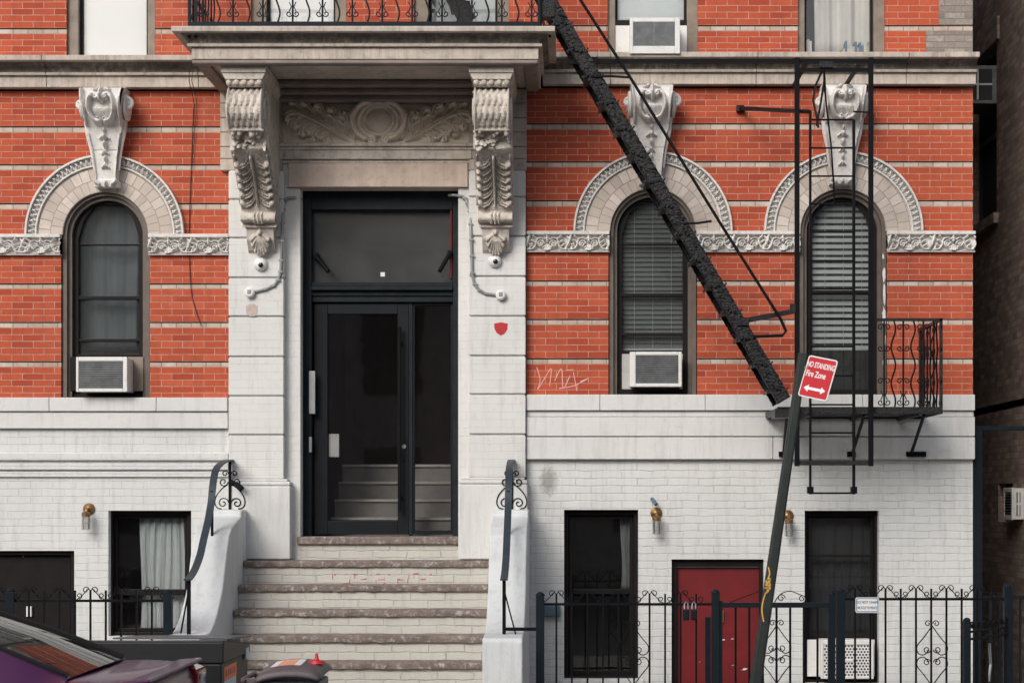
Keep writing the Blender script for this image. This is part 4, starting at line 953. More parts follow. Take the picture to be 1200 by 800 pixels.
# ------------------------------------------------------------------ ground
g = MB(); g.box(-60, 60, -5.0, -2.25, -.3, 0); o = g.build('sidewalk', M['walk']); tag(o, kind='structure')
g = MB(); g.box(-60, 60, -5.16, -5.003, -.3, .002); o = g.build('kerb', M['kerb'], bevel=.01); tag(o, kind='structure')
g = MB(); g.quad((-400,-400,-.154),(400,-400,-.154),(400,-5.0,-.154),(-400,-5.0,-.154)); o = g.build('road', M['road']); tag(o, kind='structure')
g = MB(); g.quad((-400,-2.3,-.604),(400,-2.3,-.604),(400,400,-.604),(-400,400,-.604)); o = g.build('areaway_floor', M['walk']); tag(o, kind='structure')
g = MB(); g.box(-60, -3.53, -2.245, -1.9, -.61, .012); g.box(-.44, 60, -2.245, -1.9, -.61, .012); o = g.build('areaway_kerb', M['kerb'], bevel=.01); tag(o, kind='structure')
# ------------------------------------------------------------------ stoop
STO = empty('front_stoop', (-2.0, -1.2, 0), 'brownstone tread entrance steps between two swooping white cheek walls', 'stoop')
TX0, TX1 = -3.19, -.795
rg = np.random.RandomState(5)
steps = [(-.35-.27*k, CAMZ-.588-.2195*k) for k in range(7)]
for k, (yk, zk) in enumerate(steps):
    m = MB(); n = 72; back = (yk+.27+.04) if k else .0
    prof = [(back, .0), (.02,.0), (.003,-.008), (-.001,-.030), (.004,-.056), (.05,-.059), (back,-.059)]
    vs = []
    ph = rg.rand(4)*6
    for i in range(n+1):
        x = TX0+.003+(TX1-TX0-.006)*i/n
        for j, (py_, pz) in enumerate(prof):
            yy = back if j in (0, 6) else yk+py_
            jit = (rg.randn(2)*.0035) if 1 <= j <= 4 else (0,0)
            wv = .002*math.sin(7*x+ph[0])+.0015*math.sin(29*x+ph[1]) if 1 <= j <= 4 else 0
            vs.append((x, yy+jit[0]+wv, zk+pz+jit[1]*.6+(wv*.25 if j in (2,3,4) else 0)))
    q = len(prof); fs = [(i*q+j, i*q+(j+1)%q, (i+1)*q+(j+1)%q, (i+1)*q+j) for i in range(n) for j in range(q)]
    fs += [tuple(range(q)), tuple(n*q+j for j in range(q-1,-1,-1))]
    m.add(vs, fs); m.build('tread', M['brown'], STO, smooth=50)
    m = MB(); zb = (steps[k+1][1] if k < 6 else 0)-.002; m.box(TX0+.003, TX1-.003, yk+.035, yk+.20, zb-.01, zk-.057); m.build('riser', M['riser'], STO)
cp = [(0,-.092),(-.39,-.10),(-.405,-.105),(-.41,-.155),(-.47,-.175),(-.60,-.195),(-.74,-.225),(-.90,-.262),(-1.03,-.325),(-1.12,-.43),(-1.206,-.578),(-1.32,-.774),(-1.40,-.86),(-1.49,-.935),(-1.60,-1.02),(-1.72,-1.085),(-1.83,-1.13),(-1.95,-1.16),(-2.36,-1.175)]
cpp = [(y, z+CAMZ) for y, z in cp]+[(-2.38,CAMZ-1.20),(-2.38,.0),(0,.0)]
for x0, x1 in ((-3.52,-3.19),(-.795,-.452)):
    m = MB(); m.prism(cpp, 'x', x0, x1); m.build('cheek_wall', M['white_c'], STO, bevel=.018, seg=3)
m = MB(); yy = steps[0][0]+.035; rg2 = random.Random(8)
for k in range(26):
    x = 389+rg2.random()*118; y_ = rg2.choice((672.5,678.5,684))+rg2.uniform(-.6,.6); w_ = rg2.uniform(3,11); h_ = rg2.uniform(.5,1.1)
    if rg2.random() < .25: w_, h_ = rg2.uniform(.6,1.2), rg2.uniform(3,5.5); y_ = rg2.choice((675.5,681))
    m.prism([(PX(x+w_*(.5*math.cos(q))*(.8+.3*rg2.random()),yy), PZ(y_+h_*math.sin(q)*(.7+.4*rg2.random()),yy)) for q in [i*math.pi/5 for i in range(10)]], 'y', yy-.0015, yy+.002)
m.build('bare_brick_edges', M['redchalk'], STO)

# ---- stoop handrails
def handrail(X, label, right=False):
    root = empty('stoop_handrail', (X, -2.05, CAMZ-1.15), label, 'handrail', 'stoop handrails')
    line = smoothline([(-.02,.33),(-.05,.36),(-.14,.378),(-.40,.365),(-.68,.325),(-.88,.26),(-1.0,.13),(-1.07,-.02),(-1.16,-.13),(-1.25,-.22),(-1.42,-.36),(-1.58,-.50),(-1.82,-.62),(-2.05,-.685),(-2.12,-.69)], 5)
    m = MB(); w = .032
    pts = [(y, z+CAMZ) for y, z in line]; vs = []
    for i, p in enumerate(pts):
        a = np.array(pts[max(i-1,0)]); b = np.array(pts[min(i+1,len(pts)-1)]); t = (b-a)/np.hypot(*(b-a)); nn = np.array((-t[1], t[0]))*.008
        for sx, sn in ((-1,-1),(1,-1),(1,1),(-1,1)): vs.append((X+sx*w, p[0]+sn*nn[0], p[1]+sn*nn[1]))
    n = len(pts); fs = [(4*i+j, 4*i+(j+1)%4, 4*i+4+(j+1)%4, 4*i+4+j) for i in range(n-1) for j in range(4)]+[(0,1,2,3),(4*n-1,4*n-2,4*n-3,4*n-4)]
    m.add(vs, fs); m.build('rail_band', M['rail'], root, smooth=30)
    m = MB(); m.box(X-.012, X+.012, -.17, -.145, CAMZ-.095, CAMZ+.375); m.build('upper_post', M['iron'], root)
    m = MB(); m.box(X-.011, X+.011, -1.04, -1.018, CAMZ-.45, CAMZ+.08); m.lathe([(.004,-.03),(.02,-.01),(.014,.012),(.008,.03)], (X, -1.03, CAMZ-.45), 8); m.build('middle_post', M['iron'], root)
    m = MB(); m.box(X-.015, X+.015, -2.065, -2.035, CAMZ-1.172, CAMZ-.68); m.box(X-.03, X+.03, -2.09, -2.01, CAMZ-1.175, CAMZ-1.165); m.build('lower_post', M['iron'], root)
    m = MB(); e = .10 if right else -.085; m.bar((X+.005*(1 if right else -1), -2.05, CAMZ-.80),(X+e, -2.05 if right else -1.98, CAMZ-1.165), .012, .018); m.build('brace', M['iron'], root)
    m = MB(); up = .0
    for s in (1,-1):
        yo = -.16
        for c, r0, a0, tn in (((s*.065,.06), .055, 180 if s > 0 else 0, -1.3*s),((s*.062,.265), .045, 180 if s > 0 else 0, 1.25*s),((s*.045,.345), .03, 180 if s > 0 else 0, -1.2*s)):
            m.tube([(X+a, yo, CAMZ-.095+b) for a, b in spiral(c, r0, .010, a0, tn, 22)], .006, 5)
        m.tube([(X+a, yo, CAMZ-.095+b) for a, b in smoothline([(s*.02,.24),(s*.075,.20),(s*.13,.13),(s*.145,.06),(s*.12,.015),(s*.08,.005)], 6)], .006, 5)
    m.build('scrollwork', M['iron'], root, smooth=True)
    if right:
        m = MB(); m.bar((X,-2.05,CAMZ-1.12),(PX(632,-2.05),-2.05,CAMZ-1.12), .03, .02); m.build('fence_tie', M['iron'], root)
    else:
        m = MB(); m.bar((X+.01,-.16,CAMZ+.18),(X+.10,-.22,CAMZ+.13), .03, .02); m.bar((X+.07,-.20,CAMZ+.15),(X+.13,-.24,CAMZ+.10), .05, .04); m.build('loose_bracket', M['iron'], root)
handrail(-3.35, 'curving dark handrail with scrollwork on the cheek wall beside the curtained basement window')
handrail(-.622, 'curving dark handrail tied by a short bar to the fence post', True)
# ------------------------------------------------------------------ window furnishings
def blind(px0, px1, pt, pb, y, label, pitch=8.0, tilt=.62, mat='blind', slant=0, archy=None):
    root = empty('venetian_blind', ((PX(px0,y)+PX(px1,y))/2, y, PZ(pt,y)), label, 'blind', 'venetian blinds behind arched windows')
    m = MB(); X0, X1 = PX(px0,y), PX(px1,y); pitch_m = pitch/S(y); z = PZ(pt,y); zb = PZ(pb,y)
    while z > zb:
        sl = slant*max(0., min(1., (PZ(pt,y)-z)/(PZ(pt,y)-zb)*3-2)) if slant else 0
        xa, xb = X0, X1
        if archy and z > archy[1]:
            w = math.sqrt(max(.0001, archy[2]**2-(z-archy[1])**2)); xa, xb = max(X0, archy[0]-w), min(X1, archy[0]+w)
        h = pitch_m*tilt
        if xb-xa > .05: m.add([(xa,y-.015,z-sl-h/2),(xb,y-.015,z-h/2+sl*.2),(xb,y+.012,z+h/2+sl*.2),(xa,y+.012,z-sl+h/2)], [(0,1,2,3)])
        z -= pitch_m
    m.build('slat', M[mat], root)
    m = MB(); m.box(X0, X1, y-.012, y+.012, zb-.02, zb); m.build('bottom_rail', M['blind'], root)
    m = MB()
    for f in (.2,.5,.8): m.tube([(X0+(X1-X0)*f, y-.018, PZ(pt,y)-.01),(X0+(X1-X0)*f, y-.018, zb)], .0022, 4)
    m.build('ladder_cord', M['blind'], root)
blind(729, 801, 237, 408, .24, 'half open grey blind behind the arched window crossed by the iron stair', 5.6, .95, 'blind_dk', archy=(PX(765,.24), PZ(271,.24), .34))
blind(952, 1024, 237, 408, .24, 'pale slatted blind behind the arched window above the iron platform', 7.4, .66, archy=(PX(988,.24), PZ(271,.24), .34))
# curtains; the grey sheer ones also stand in for milky reflections
def curtain(px0, px1, pt, pb, y, folds, amp, mat, label, gather=None, group='window curtains'):
    n = folds*14; m = MB(); vs = []; rows = 14; X0, X1 = PX(px0,y), PX(px1,y); Z0, Z1 = PZ(pb,y), PZ(pt,y); r_ = random.Random(folds)
    phs = [r_.uniform(.7,1.3) for _ in range(folds*2+2)]
    for j in range(rows+1):
        tz = j/rows
        for i in range(n+1):
            t = i/n; k = t*folds; a = amp*phs[int(k)]*(.55+.45*tz)
            x = X0+(X1-X0)*t
            if gather: x += gather(t, tz)
            vs.append((x+.01*math.sin(5*tz+k), y+a*math.sin(2*math.pi*k+.7*math.sin(3*tz+t*4))+.3*a*math.sin(5*math.pi*k), Z0+(Z1-Z0)*tz))
    w = n+1; m.add(vs, [(j*w+i, j*w+i+1, (j+1)*w+i+1, (j+1)*w+i) for j in range(rows) for i in range(n)])
    o = m.build('curtain', mat, None, smooth=180); s_ = o.modifiers.new('thick', 'SOLIDIFY'); s_.thickness = .003
    tag(o, label, 'curtain', group)
curtain(165, 218, 606, 742, .30, 6, .022, M['curtain_b'], 'cool white pleated curtain in the basement window beside the lamp and handrail')
curtain(948, 1026, -190, 66, .34, 3, .06, M['curtain'], 'cream gathered curtain in the upper window above the row of books', lambda t, z: .12*(1-z)*(t-.5)*(-1)*(1 if t < .5 else .3))
curtain(728, 742, 604, 690, .30, 2, .012, M['curtain_b'], 'thin pale curtain edge in the basement window beside the blue grey box')
curtain(948, 1025, 606, 742, .34, 5, .012, M['sheer'], 'dim hanging curtain in the basement window with the perforated air conditioner')
curtain(86, 162, 234, 410, .30, 4, .012, M['sheer'], 'dim sheer curtain behind the arched window beside the doorway bracket')
def shade(px0, px1, pt, pb, y, mat, label):
    m = MB(); X0, X1 = PX(px0,y), PX(px1,y); m.box(X0, X1, y, y+.004, PZ(pb,y)+.02, PZ(pt,y)); o = m.build('shade_cloth', mat, None)
    r = empty('roller_shade', ((X0+X1)/2, y, PZ(pb,y)), label, 'roller shade', 'upper floor roller shades'); o.parent = r; o.location = -Vector(r.location)
    m = MB(); m.box(X0, X1, y-.008, y+.012, PZ(pb,y)-.0, PZ(pb,y)+.022); m.build('hem_bar', mat, r, bevel=.004)
shade(90, 175, -190, 69, .145, M['shade'], 'white roller shade drawn to the sill of the upper window above the carved keystone')
shade(310, 394, -190, 72, .145, M['shade'], 'white roller shade in the balcony window behind the scrolled railing')
shade(500, 585, -190, 72, .20, M['curtain_b'], 'cool white shade in the balcony window behind the iron stair')
shade(720, 806, -190, 24, .16, M['curtain_b'], 'pale shade in the upper window above the air conditioner')
# inner side panels beside air conditioners
bx0 = 939; r_ = random.Random(4); row = []
x = 939.
seq = [('blue',2,18),('blue',2,17),('white',2.4,19),('cream',2.2,20),('white',2.4,18)]
for nm, w, h in seq: row.append((x, w, h, nm)); x += w+.3
x = 986.
for i in range(17):
    w = r_.uniform(1.6,2.9); h = r_.uniform(9,19)*(1 if x > 990 else .9); row.append((x, w, h, r_.choice(['cream','white','salmon','tan','white','cream','blue'] if x < 1012 else ['cream','white','tan','white']))); x += w+.25
names = ['cream','white','blue','salmon','tan']
for i, (x, w, h, nm) in enumerate(row):
    m = MB(); y0 = .15; m.box(PX(x,y0), PX(x+w,y0), y0, y0+.14, PZ(66.2,y0), PZ(66.2-h,y0)); o = m.build('book', M['books'][names.index(nm)], None, bevel=.002)
    tag(o, 'upright book standing on the sill of the upper window with the cream curtain', 'book', 'books on the upper window sill')
m = MB(); m.box(PX(935), PX(1037), .10, .40, PZ(67.8,.1), PZ(66.3,.1)); m.build('inner_sill', M['frame_tan'], BLD)
# ---- air conditioners
def aircon(px0, px1, py0, py1, yf, label, style='slats', depth=.42, side=None, fr=(3,6,4,5)):
    X0, X1, Z0, Z1 = PX(px0,yf), PX(px1,yf), PZ(py1,yf), PZ(py0,yf)
    root = empty('window_air_conditioner', ((X0+X1)/2, yf+.1, Z0), label, 'air conditioner', 'window air conditioners'); s = S(yf)
    m = MB(); m.box(X0+.006, X1-.006, yf+.02, yf+depth, Z0+.006, Z1-.006)
    m.build('housing', M['ac'], root, bevel=.008)
    a, b, t, u = X0+fr[0]/s, X1-fr[1]/s, Z1-fr[2]/s, Z0+fr[3]/s
    m = MB(); m.box(X0, a, yf, yf+.019, Z0, Z1); m.box(b, X1, yf, yf+.019, Z0, Z1); m.box(a, b, yf, yf+.019, t, Z1); m.box(a, b, yf, yf+.019, Z0, u); m.build('front_bezel', M['ac'], root, bevel=.006)
    m = MB(); m.box(a, b, yf+.012, yf+.0195, u, t); m.build('coil' if style != 'holes' else 'grille', M['ac_dark'] if style != 'holes' else M['ac'], root)
    m = MB()
    if style == 'slats':
        n = 15
        for i in range(n): z = u+(t-u)*(i+.5)/n; m.box(a, b, yf+.003, yf+.013, z-(t-u)/n*.30, z+(t-u)/n*.30)
        m.build('grille', M['ac_grille'], root)
    elif style == 'flat':
        n = 22
        for i in range(n): z = u+(t-u)*(i+.5)/n; m.box(a, b, yf+.006, yf+.013, z-(t-u)/n*.36, z+(t-u)/n*.36)
        m.box((a+b)/2-.006, (a+b)/2+.006, yf+.003, yf+.007, u, t); m.build('grille', M['ac_grille'], root)
    else:
        nx, nz = 15, 11; dx, dz = (b-a)/nx, (t-u)/nz
        for j in range(nz):
            for i in range(nx+1):
                cx_ = a+(i+(.5 if j % 2 else 0))*dx; cz_ = u+(j+.5)*dz
                if a+dx*.3 < cx_ < b-dx*.3: m.add([(cx_+dx*.36*math.cos(q), yf+.0185, cz_+dz*.40*math.sin(q)) for q in [k*math.pi/3+.5 for k in range(6)]], [(0,1,2,3,4,5)])
        m.v = [(x, yf+.0115, z) for x, y, z in m.v]
        m.build('perforation', M['ac_dark'], root)
        m = MB(); m.box((a+b)/2-.06, (a+b)/2+.06, yf+.004, yf+.013, (u+t)/2-.012, (u+t)/2+.012); m.build('badge_plate', M['ac'], root, bevel=.003)
    return root
aircon(89, 149, 418, 459, -.20, 'white box air conditioner in the arched window beside the bracketed doorway, dark panel beside it', fr=(3,5,5,4), depth=.30)
aircon(738, 799, 412, 453, -.12, 'white box air conditioner with rust marked lower edge under the grey arched window blind', fr=(7,4,4,4))
aircon(738, 797, 21, 63, -.30, 'white air conditioner jutting from the upper window below a pale shade', 'flat', fr=(4,6,5,9))
aircon(962, 1024, 749, 795, -.10, 'white perforated air conditioner low in the basement window behind the fence', 'holes', fr=(3,3,6,3))
def panel(px0, px1, py0, py1, y, mat, name='filler_panel'):
    m = MB(); m.box(PX(px0,y), PX(px1,y), y, y+.02, PZ(py1,y), PZ(py0,y)); m.build(name, mat, BLD, bevel=.003)
panel(722, 741, 414, 456, .135, M['panel']); panel(796, 809, 414, 456, .135, M['panel'])
panel(82, 90, 418, 458, .06, M['frame_dk']); panel(150, 168, 418, 458, .06, M['frame_tan'])
panel(721, 740, 30, 66, .055, M['ac']); panel(795, 806, 30, 66, .055, M['ac']); panel(719, 807, 24, 30, .052, M['frame_dk'], 'lower_rail')
panel(946, 964, 749, 792, .06, M['ac']); panel(1022, 1025, 749, 792, .06, M['ac'])
# ---- lamps on the basement wall
def wall_lamp(px, py, label):
    root = empty('wall_lamp', (PX(px), 0, PZ(py)), label, 'wall lamp', 'brass wall lamps'); X, _, Z = root.location
    m = MB(); m.lathe([(.058,0),(.058,-.012),(.045,-.022),(.03,-.03),(.02,-.04),(.001,-.042)][::-1], (X, 0, Z), 20, 'y'); m.build('back_plate', M['brass'], root, smooth=True)
    m = MB(); m.tube([(X,-.03,Z),(X,-.08,Z+.0),(X,-.11,Z-.012),(X,-.115,Z-.045)], .014, 8); m.lathe([(.03,-.035),(.042,-.03),(.042,.0),(.03,.012),(.012,.02)], (X,-.115,Z-.04), 16); m.build('arm', M['brass'], root, smooth=True)
    m = MB(); m.lathe([(.034,-.155),(.036,-.06),(.032,-.035)], (X,-.115,Z-.04), 14); m.build('glass_jar', M['lampglass'], root, smooth=True)
    m = MB()
    for k in range(6): a = k*math.pi/3; m.tube([(X+.040*math.cos(a), -.115+.040*math.sin(a), Z-.07),(X+.040*math.cos(a), -.115+.040*math.sin(a), Z-.2)], .0028, 4)
    for dz in (-.08,-.14,-.2): m.tube([(X+.040*math.cos(a), -.115+.040*math.sin(a), Z+dz) for a in [k*math.pi/8 for k in range(16)]], .003, 4, closed=True)
    m.build('wire_cage', M['steel'], root); return root
wl = wall_lamp(104.5, 596, 'brass caged wall lamp above the areaway between the black door and the curtained window')
copy_tree(wl, (PX(769), 0, PZ(601)), 'brass caged wall lamp between the tall dark window and the red door'); copy_tree(wl, (PX(923), 0, PZ(604)), 'brass caged wall lamp beside the leaning pole and basement window')
m = MB(); m.tube([P(764,584,-.02), P(766.5,587,-.07), P(769,591,-.10)], .018, 8); o = m.build('wall_sensor', M['boxblue'], None, smooth=True); tag(o, 'small blue grey sensor stub above the brass lamp near the red door', 'sensor')
# ---- dome cameras, conduits
def dome(px, py, label):
    root = empty('security_camera', (PX(px,-.1), -.11, PZ(py,-.1)), label, 'camera', 'dome cameras under the brackets'); X, Y, Z = root.location
    m = MB(); m.lathe([(.001,-.07),(.03,-.066),(.055,-.045),(.066,-.02),(.066,0)], (X,Y,Z), 22, 'y'); m.build('camera_shell', M['whitepl'], root, smooth=True)
    m = MB(); m.ball((X+.008,Y-.058,Z-.012), .026, (1,.8,1), 14); m.build('camera_lens', M['lens'], root, smooth=True); return root
d0 = dome(306, 310, 'white dome camera under the bracket beside the bare round patch'); copy_tree(d0, (PX(580,-.1), -.11, PZ(306,-.1)), 'white dome camera under the bracket above the red painted mark')
def conduit(line, label, cx, cy):
    root = empty('electrical_conduit', (PX(cx,-.12), -.12, PZ(cy,-.12)), label, 'conduit', 'conduits beside the doorway')
    m = MB(); m.tube([(PX(a,yy), yy, PZ(b,yy)) for a, b, yy in line], .014, 8); m.build('pipe', M['conduit'], root, smooth=True)
    X, Y, Z = root.location
    m = MB(); m.lathe([(.001,-.05),(.035,-.05),(.05,-.035),(.05,.01)], (X,Y,Z), 16, 'y'); m.build('junction_box', M['whitepl'], root, smooth=True)
    m = MB(); m.box(X-.018, X+.018, Y-.058, Y-.049, Z-.014, Z+.024); m.build('cover_plate', M['conduit'], root, bevel=.003)
    k = MB()
    for a, b, yy in line[3:len(line)-4:3]: k.box(PX(a,yy)-.022, PX(a,yy)+.022, yy-.016, yy+.02, PZ(b,yy)-.008, PZ(b,yy)+.008)
    k.build('clip', M['conduit'], root)
lf = smoothline([(354,233,.1),(345,232,-.01),(337,232.5,-.02),(333,236,-.03),(331.5,250,-.10),(330.5,275,-.125),(329.5,305,-.125),(328,322,-.125),(322,333,-.125),(310,339,-.125),(293,343,-.125)], 4)
conduit(lf, 'grey conduit curving down to a round white box left beside the bare patch', 293, 343)
bpy.data.objects['electrical_conduit']['label'] = 'grey conduit curving down to a white junction box above the bare round patch'
rf = smoothline([(526,229,.1),(535,229,-.01),(543,231,-.02),(548,238,-.03),(551,252,-.09),(552,275,-.125),(553,300,-.125),(554,325,-.125),(560,338,-.125),(570,344,-.125),(587,346,-.125)], 4)
conduit(rf, 'grey conduit curving down to a white junction box above the red mark', 587, 346)
def spot(p, q, label):
    root = empty('door_spotlight', p, label, 'spotlight', 'spotlights in the doorway'); m = MB(); m.tube([p, q], .022, 10); m.build('lamp_barrel', M['iron'], root, smooth=True)
    m = MB(); a = Vector(p)+(Vector(q)-Vector(p))*.2; m.box(p[0]-.02, p[0]+.02, p[1]-.01, .29, p[2]-.03, p[2]+.03); m.build('bracket', M['iron'], root)
spot(P(370,300,.17), P(385,318,.10), 'black spotlight angled inward beside the transom, on the hinge side'); spot(P(527,297,.17), P(515,318,.10), 'black spotlight by the transom next to the thin red pipe')
m = MB(); m.tube([P(a,b,-.01-.0*i) for i,(a,b) in enumerate(smoothline([(229,80),(228,105),(226,150),(224,200),(222,260),(222,300),(224,340),(230,365),(236,382)], 5))], .0042, 5); m.tube([P(a,b,-.02) for a,b in smoothline([(233,80),(231,110),(228,160),(225,195)], 5)], .0035, 5)
m.v = [(v[0], v[1]-(.27*max(0,min(1,(v[2]-CAMZ-3.9)/.12)) if v[2] > CAMZ+3.9 else 0), v[2]) for v in m.v]
o = m.build('hanging_cable', M['cable'], None, smooth=True); tag(o, 'thin black cable dangling down the red brick beside the bracket', 'cable')
# ------------------------------------------------------------------ balcony railing
RB = empty('balcony_railing', (-1.9, -1.2, CAMZ+4.27), 'black wrought iron railing with scrolls along the stone balcony', 'railing')
yb = -PJ-.05; zb = CAMZ+4.268; h = .95
m = MB()
zr = PZ(27.2, yb)-.012
ax, bx = XA-.02, XB+.02
for z in (zr, zr+.86): m.box(ax, bx, yb-.016, yb+.016, z-.018 if z > zr else z-.026, z+.018 if z > zr else z+.022)
for xx in (ax, bx-.03):
    for z in (zr, zr+.86): m.box(xx, xx+.03, yb+.017, -.03, z-.02, z+.02)
m.build('rail_bar', M['iron_blue'], RB, bevel=.004)
def baluster(x, y, z0, hh, kind, parent, mat, plane='x'):
    m = MB(); e = (lambda a, b: (x+a, y, b)) if plane == 'x' else (lambda a, b: (x, y+a, b))
    if kind == 'wavy':
        m.tube([e(.020*math.sin(t*5*math.pi), z0+hh*t) for t in [i/30 for i in range(31)]], .0085, 5)
    else:
        m.tube([e(0, z0), e(0, z0+hh)], .0095, 5)
        for s in (1,-1):
            for zc, sg in ((.07,1),(.27,-1),(.58,1),(.78,-1)):
                m.tube([e(a, z0+hh*.01+b) for a, b in spiral((s*.032, zc*hh/.86), .030, .008, 180 if s > 0 else 0, sg*s*1.15, 16)], .0065, 4)
            m.tube([e(s*.030, z0+.12*hh), e(s*.012, z0+.17*hh), e(s*.030, z0+.22*hh)], .006, 4)
    return m.build('baluster', mat, parent, smooth=True)
i = 0; x = ax+.135
while x < bx-.05: baluster(x, yb, zr+.02, .82, 'wavy' if i % 2 else 'scroll', RB, M['iron_blue']); x += .1355; i += 1
for xx in (ax+.015, bx-.015):
    for k in range(8): baluster(xx, yb+.14+.14*k, zr+.02, .82, 'wavy' if k % 2 else 'scroll', RB, M['iron_blue'], 'y')
m = MB()
for xx in (ax+.012, bx-.012, ax+.07): m.box(xx-.014, xx+.014, yb-.014, yb+.014, zr-.12 if xx < -3.4 else zr-.05, zr+.95)
m.build('corner_post', M['iron_blue'], RB, bevel=.003)
# ------------------------------------------------------------------ fire escape
FE = empty('fire_escape_platform', (PX(1010,-1.1), -.55, PZ(480,-1.1)), 'black iron fire escape platform with scrolled end railing under the arched window', 'fire escape')
yf = -1.1; zp = PZ(481, yf); X0, X1 = PX(911,yf), PX(1104.5,yf)
m = MB(); m.box(X0, X1, yf-.012, yf+.012, zp-.03, zp+.035); m.box(X0, X1, -.09, -.07, zp-.03, zp+.03)
for xx in (X0, X1-.02): m.box(xx, xx+.02, yf+.013, -.02, zp-.03, zp+.03)
m.build('platform_frame', M['iron_rough'], FE, bevel=.003)
m = MB(); k = 0; yy = yf+.05
while yy < -.1: m.box(X0+.021, X1-.021, yy-.016, yy+.016, zp-.012, zp+.0); yy += .062
m.build('deck_slats', M['iron_rough'], FE)
m = MB()
for f in (.2,.55,.85): m.box(X0+(X1-X0)*f-.015, X0+(X1-X0)*f+.015, yf+.013, -.02, zp-.05, zp-.0125)
m.build('deck_bearer', M['iron_rough'], FE)
for pa, pb in ((1083,1067),(1013,998),(922,918)):
    m = MB(); Xa = PX(pa,yf+.15); Xb = PX(pb,-.03); m.tube([(Xa, yf+.15, zp-.03), (Xb, -.04, PZ(533,-.03))], .016, 6); m.box(Xb-.05, Xb+.14 if pa == 1083 else Xb+.03, -.10, -.0, PZ(535,-.03), PZ(529,-.03)); m.build('strut', M['iron'], FE)
m = MB(); zt = PZ(374.5, yf); m.box(PX(1021,yf), X1, yf-.014, yf+.014, zt-.014, zt+.014); m.box(X1-.03, X1, yf+.015, -.02, zt-.014, zt+.014); m.build('top_rail', M['iron_rough'], FE, bevel=.003)
for px, kd in ((1036,'scroll'),(1047,'wavy'),(1058.5,'scroll'),(1070,'wavy'),(1082,'scroll'),(1093,'wavy')): baluster(PX(px,yf), yf, zp, zt-zp, kd, FE, M['iron'])
for k in range(7): baluster(X1-.015, yf+.03+.155*k, zp, zt-zp, 'wavy' if k % 2 else 'scroll', FE, M['iron'], 'y')
for a_ in ((X1-.028, X1, yf-.014, yf+.014, zp-.02, zt+.01), (X1-.028, X1, -.10, -.072, zp-.02, zt+.01)): m = MB(); m.box(*a_); m.build('rail_post', M['iron_rough'], FE)

# guide frame
GF = empty('ladder_guide_frame', (PX(977,-1.16), -1.16, PZ(545,-1.16)), 'tall black upright frame holding the drop ladder, hung below the iron platform', 'ladder frame')
yg = -1.16
for px in (934, 1020.5):
    m = MB(); m.box(PX(px,yg)-.022, PX(px,yg)+.022, yg-.018, yg+.018, PZ(546,yg), PZ(68,yg)); m.build('guide_post', M['iron'], GF, bevel=.003)
m = MB(); m.box(PX(936.8,yg), PX(1017.5,yg), yg-.015, yg+.015, PZ(545,yg), PZ(539.5,yg)); m.build('bottom_bar', M['iron_rough'], GF, bevel=.003)
m = MB(); m.box(PX(936.8,yg), PX(1017.5,yg), yg-.012, yg+.012, PZ(84.5,yg), PZ(80,yg)); m.build('upper_bar', M['iron'], GF)
m = MB(); m.box(PX(664,yg), PX(1063,yg), yg+.02, yg+.045, PZ(73.5,yg), PZ(68.5,yg)); m.box(PX(664,yg), PX(700,yg), yg+.0, yg+.02, PZ(75,yg), PZ(67,yg)); m.box(PX(1008,yg), PX(1012,yg), yg+.046, -.1, PZ(73,yg), PZ(69,yg)); m.box(PX(944,yg), PX(948,yg), yg+.046, -.1, PZ(73,yg), PZ(69,yg)); m.build('tie_bar', M['iron'], GF)
m = MB(); m.bar(P(865,127,-.02), P(948,131,-1.12), .03, .03); m.box(PX(863,-.03), PX(872,-.03), -.06, .0, PZ(131,-.03), PZ(124,-.03)); m.build('wall_stay', M['iron_rough'], GF)
m = MB(); m.tube([P(966,78,yg), P(956,100,-1.12), P(953,118,-1.1), P(958,140,-1.1), P(959,150,-1.1)], .011, 5); m.tube([P(966,76,yg), P(966,95,-1.12), P(962,120,-1.1), P(957,148,-1.1)], .011, 5); m.box(PX(960,yg), PX(976,yg), yg-.03, yg+.03, PZ(80,yg), PZ(73,yg)); m.build('hook', M['iron_rough'], GF)
m = MB(); m.tube([P(966,80,-1.17), P(968,120,-1.18), P(974,170,-1.185), P(977,215,-1.18), P(978,240,-1.17)], .008, 5); m.build('pull_rod', M['iron'], GF, smooth=True)
DL = empty('drop_ladder', (PX(974,-1.1), -1.1, PZ(578,-1.1)), 'narrow black drop ladder hanging inside the upright frame', 'ladder')
yl = -1.11
m = MB(); m.box(PX(949.5,yl)-.010, PX(949.5,yl)+.010, yl-.018, yl+.018, PZ(579,yl), PZ(130,yl)); m.build('ladder_rail', M['iron'], DL)
m = MB(); m.box(PX(1000.5,yl)-.012, PX(1000.5,yl)+.012, yl-.018, yl+.018, PZ(579,yl), PZ(141,yl)); m.build('ladder_rail', M['iron'], DL)
for py in (140.5, 173.5, 206.5, 239, 272, 305.5, 338.5, 373, 406, 440, 474, 507, 577.5):
    m = MB(); m.tube([P(948,py,yl), P(1001,py,yl)], .0085, 6); m.build('rung', M['iron'], DL)
for a_ in ((PX(946,yl), PX(953,yl), yl-.03, yl+.03, PZ(578,yl), PZ(570,yl)), (PX(997,yl), PX(1004,yl), yl-.03, yl+.03, PZ(578,yl), PZ(570,yl))): m = MB(); m.box(*a_); m.build('guide_shoe', M['iron'], DL)
for a_, b_, w_ in ((934,950,.02),(1000,1020,.014)): m = MB(); m.bar(P(a_,131,yl), P(b_,132,yl), w_, w_); m.build('guide_arm', M['iron'], DL)
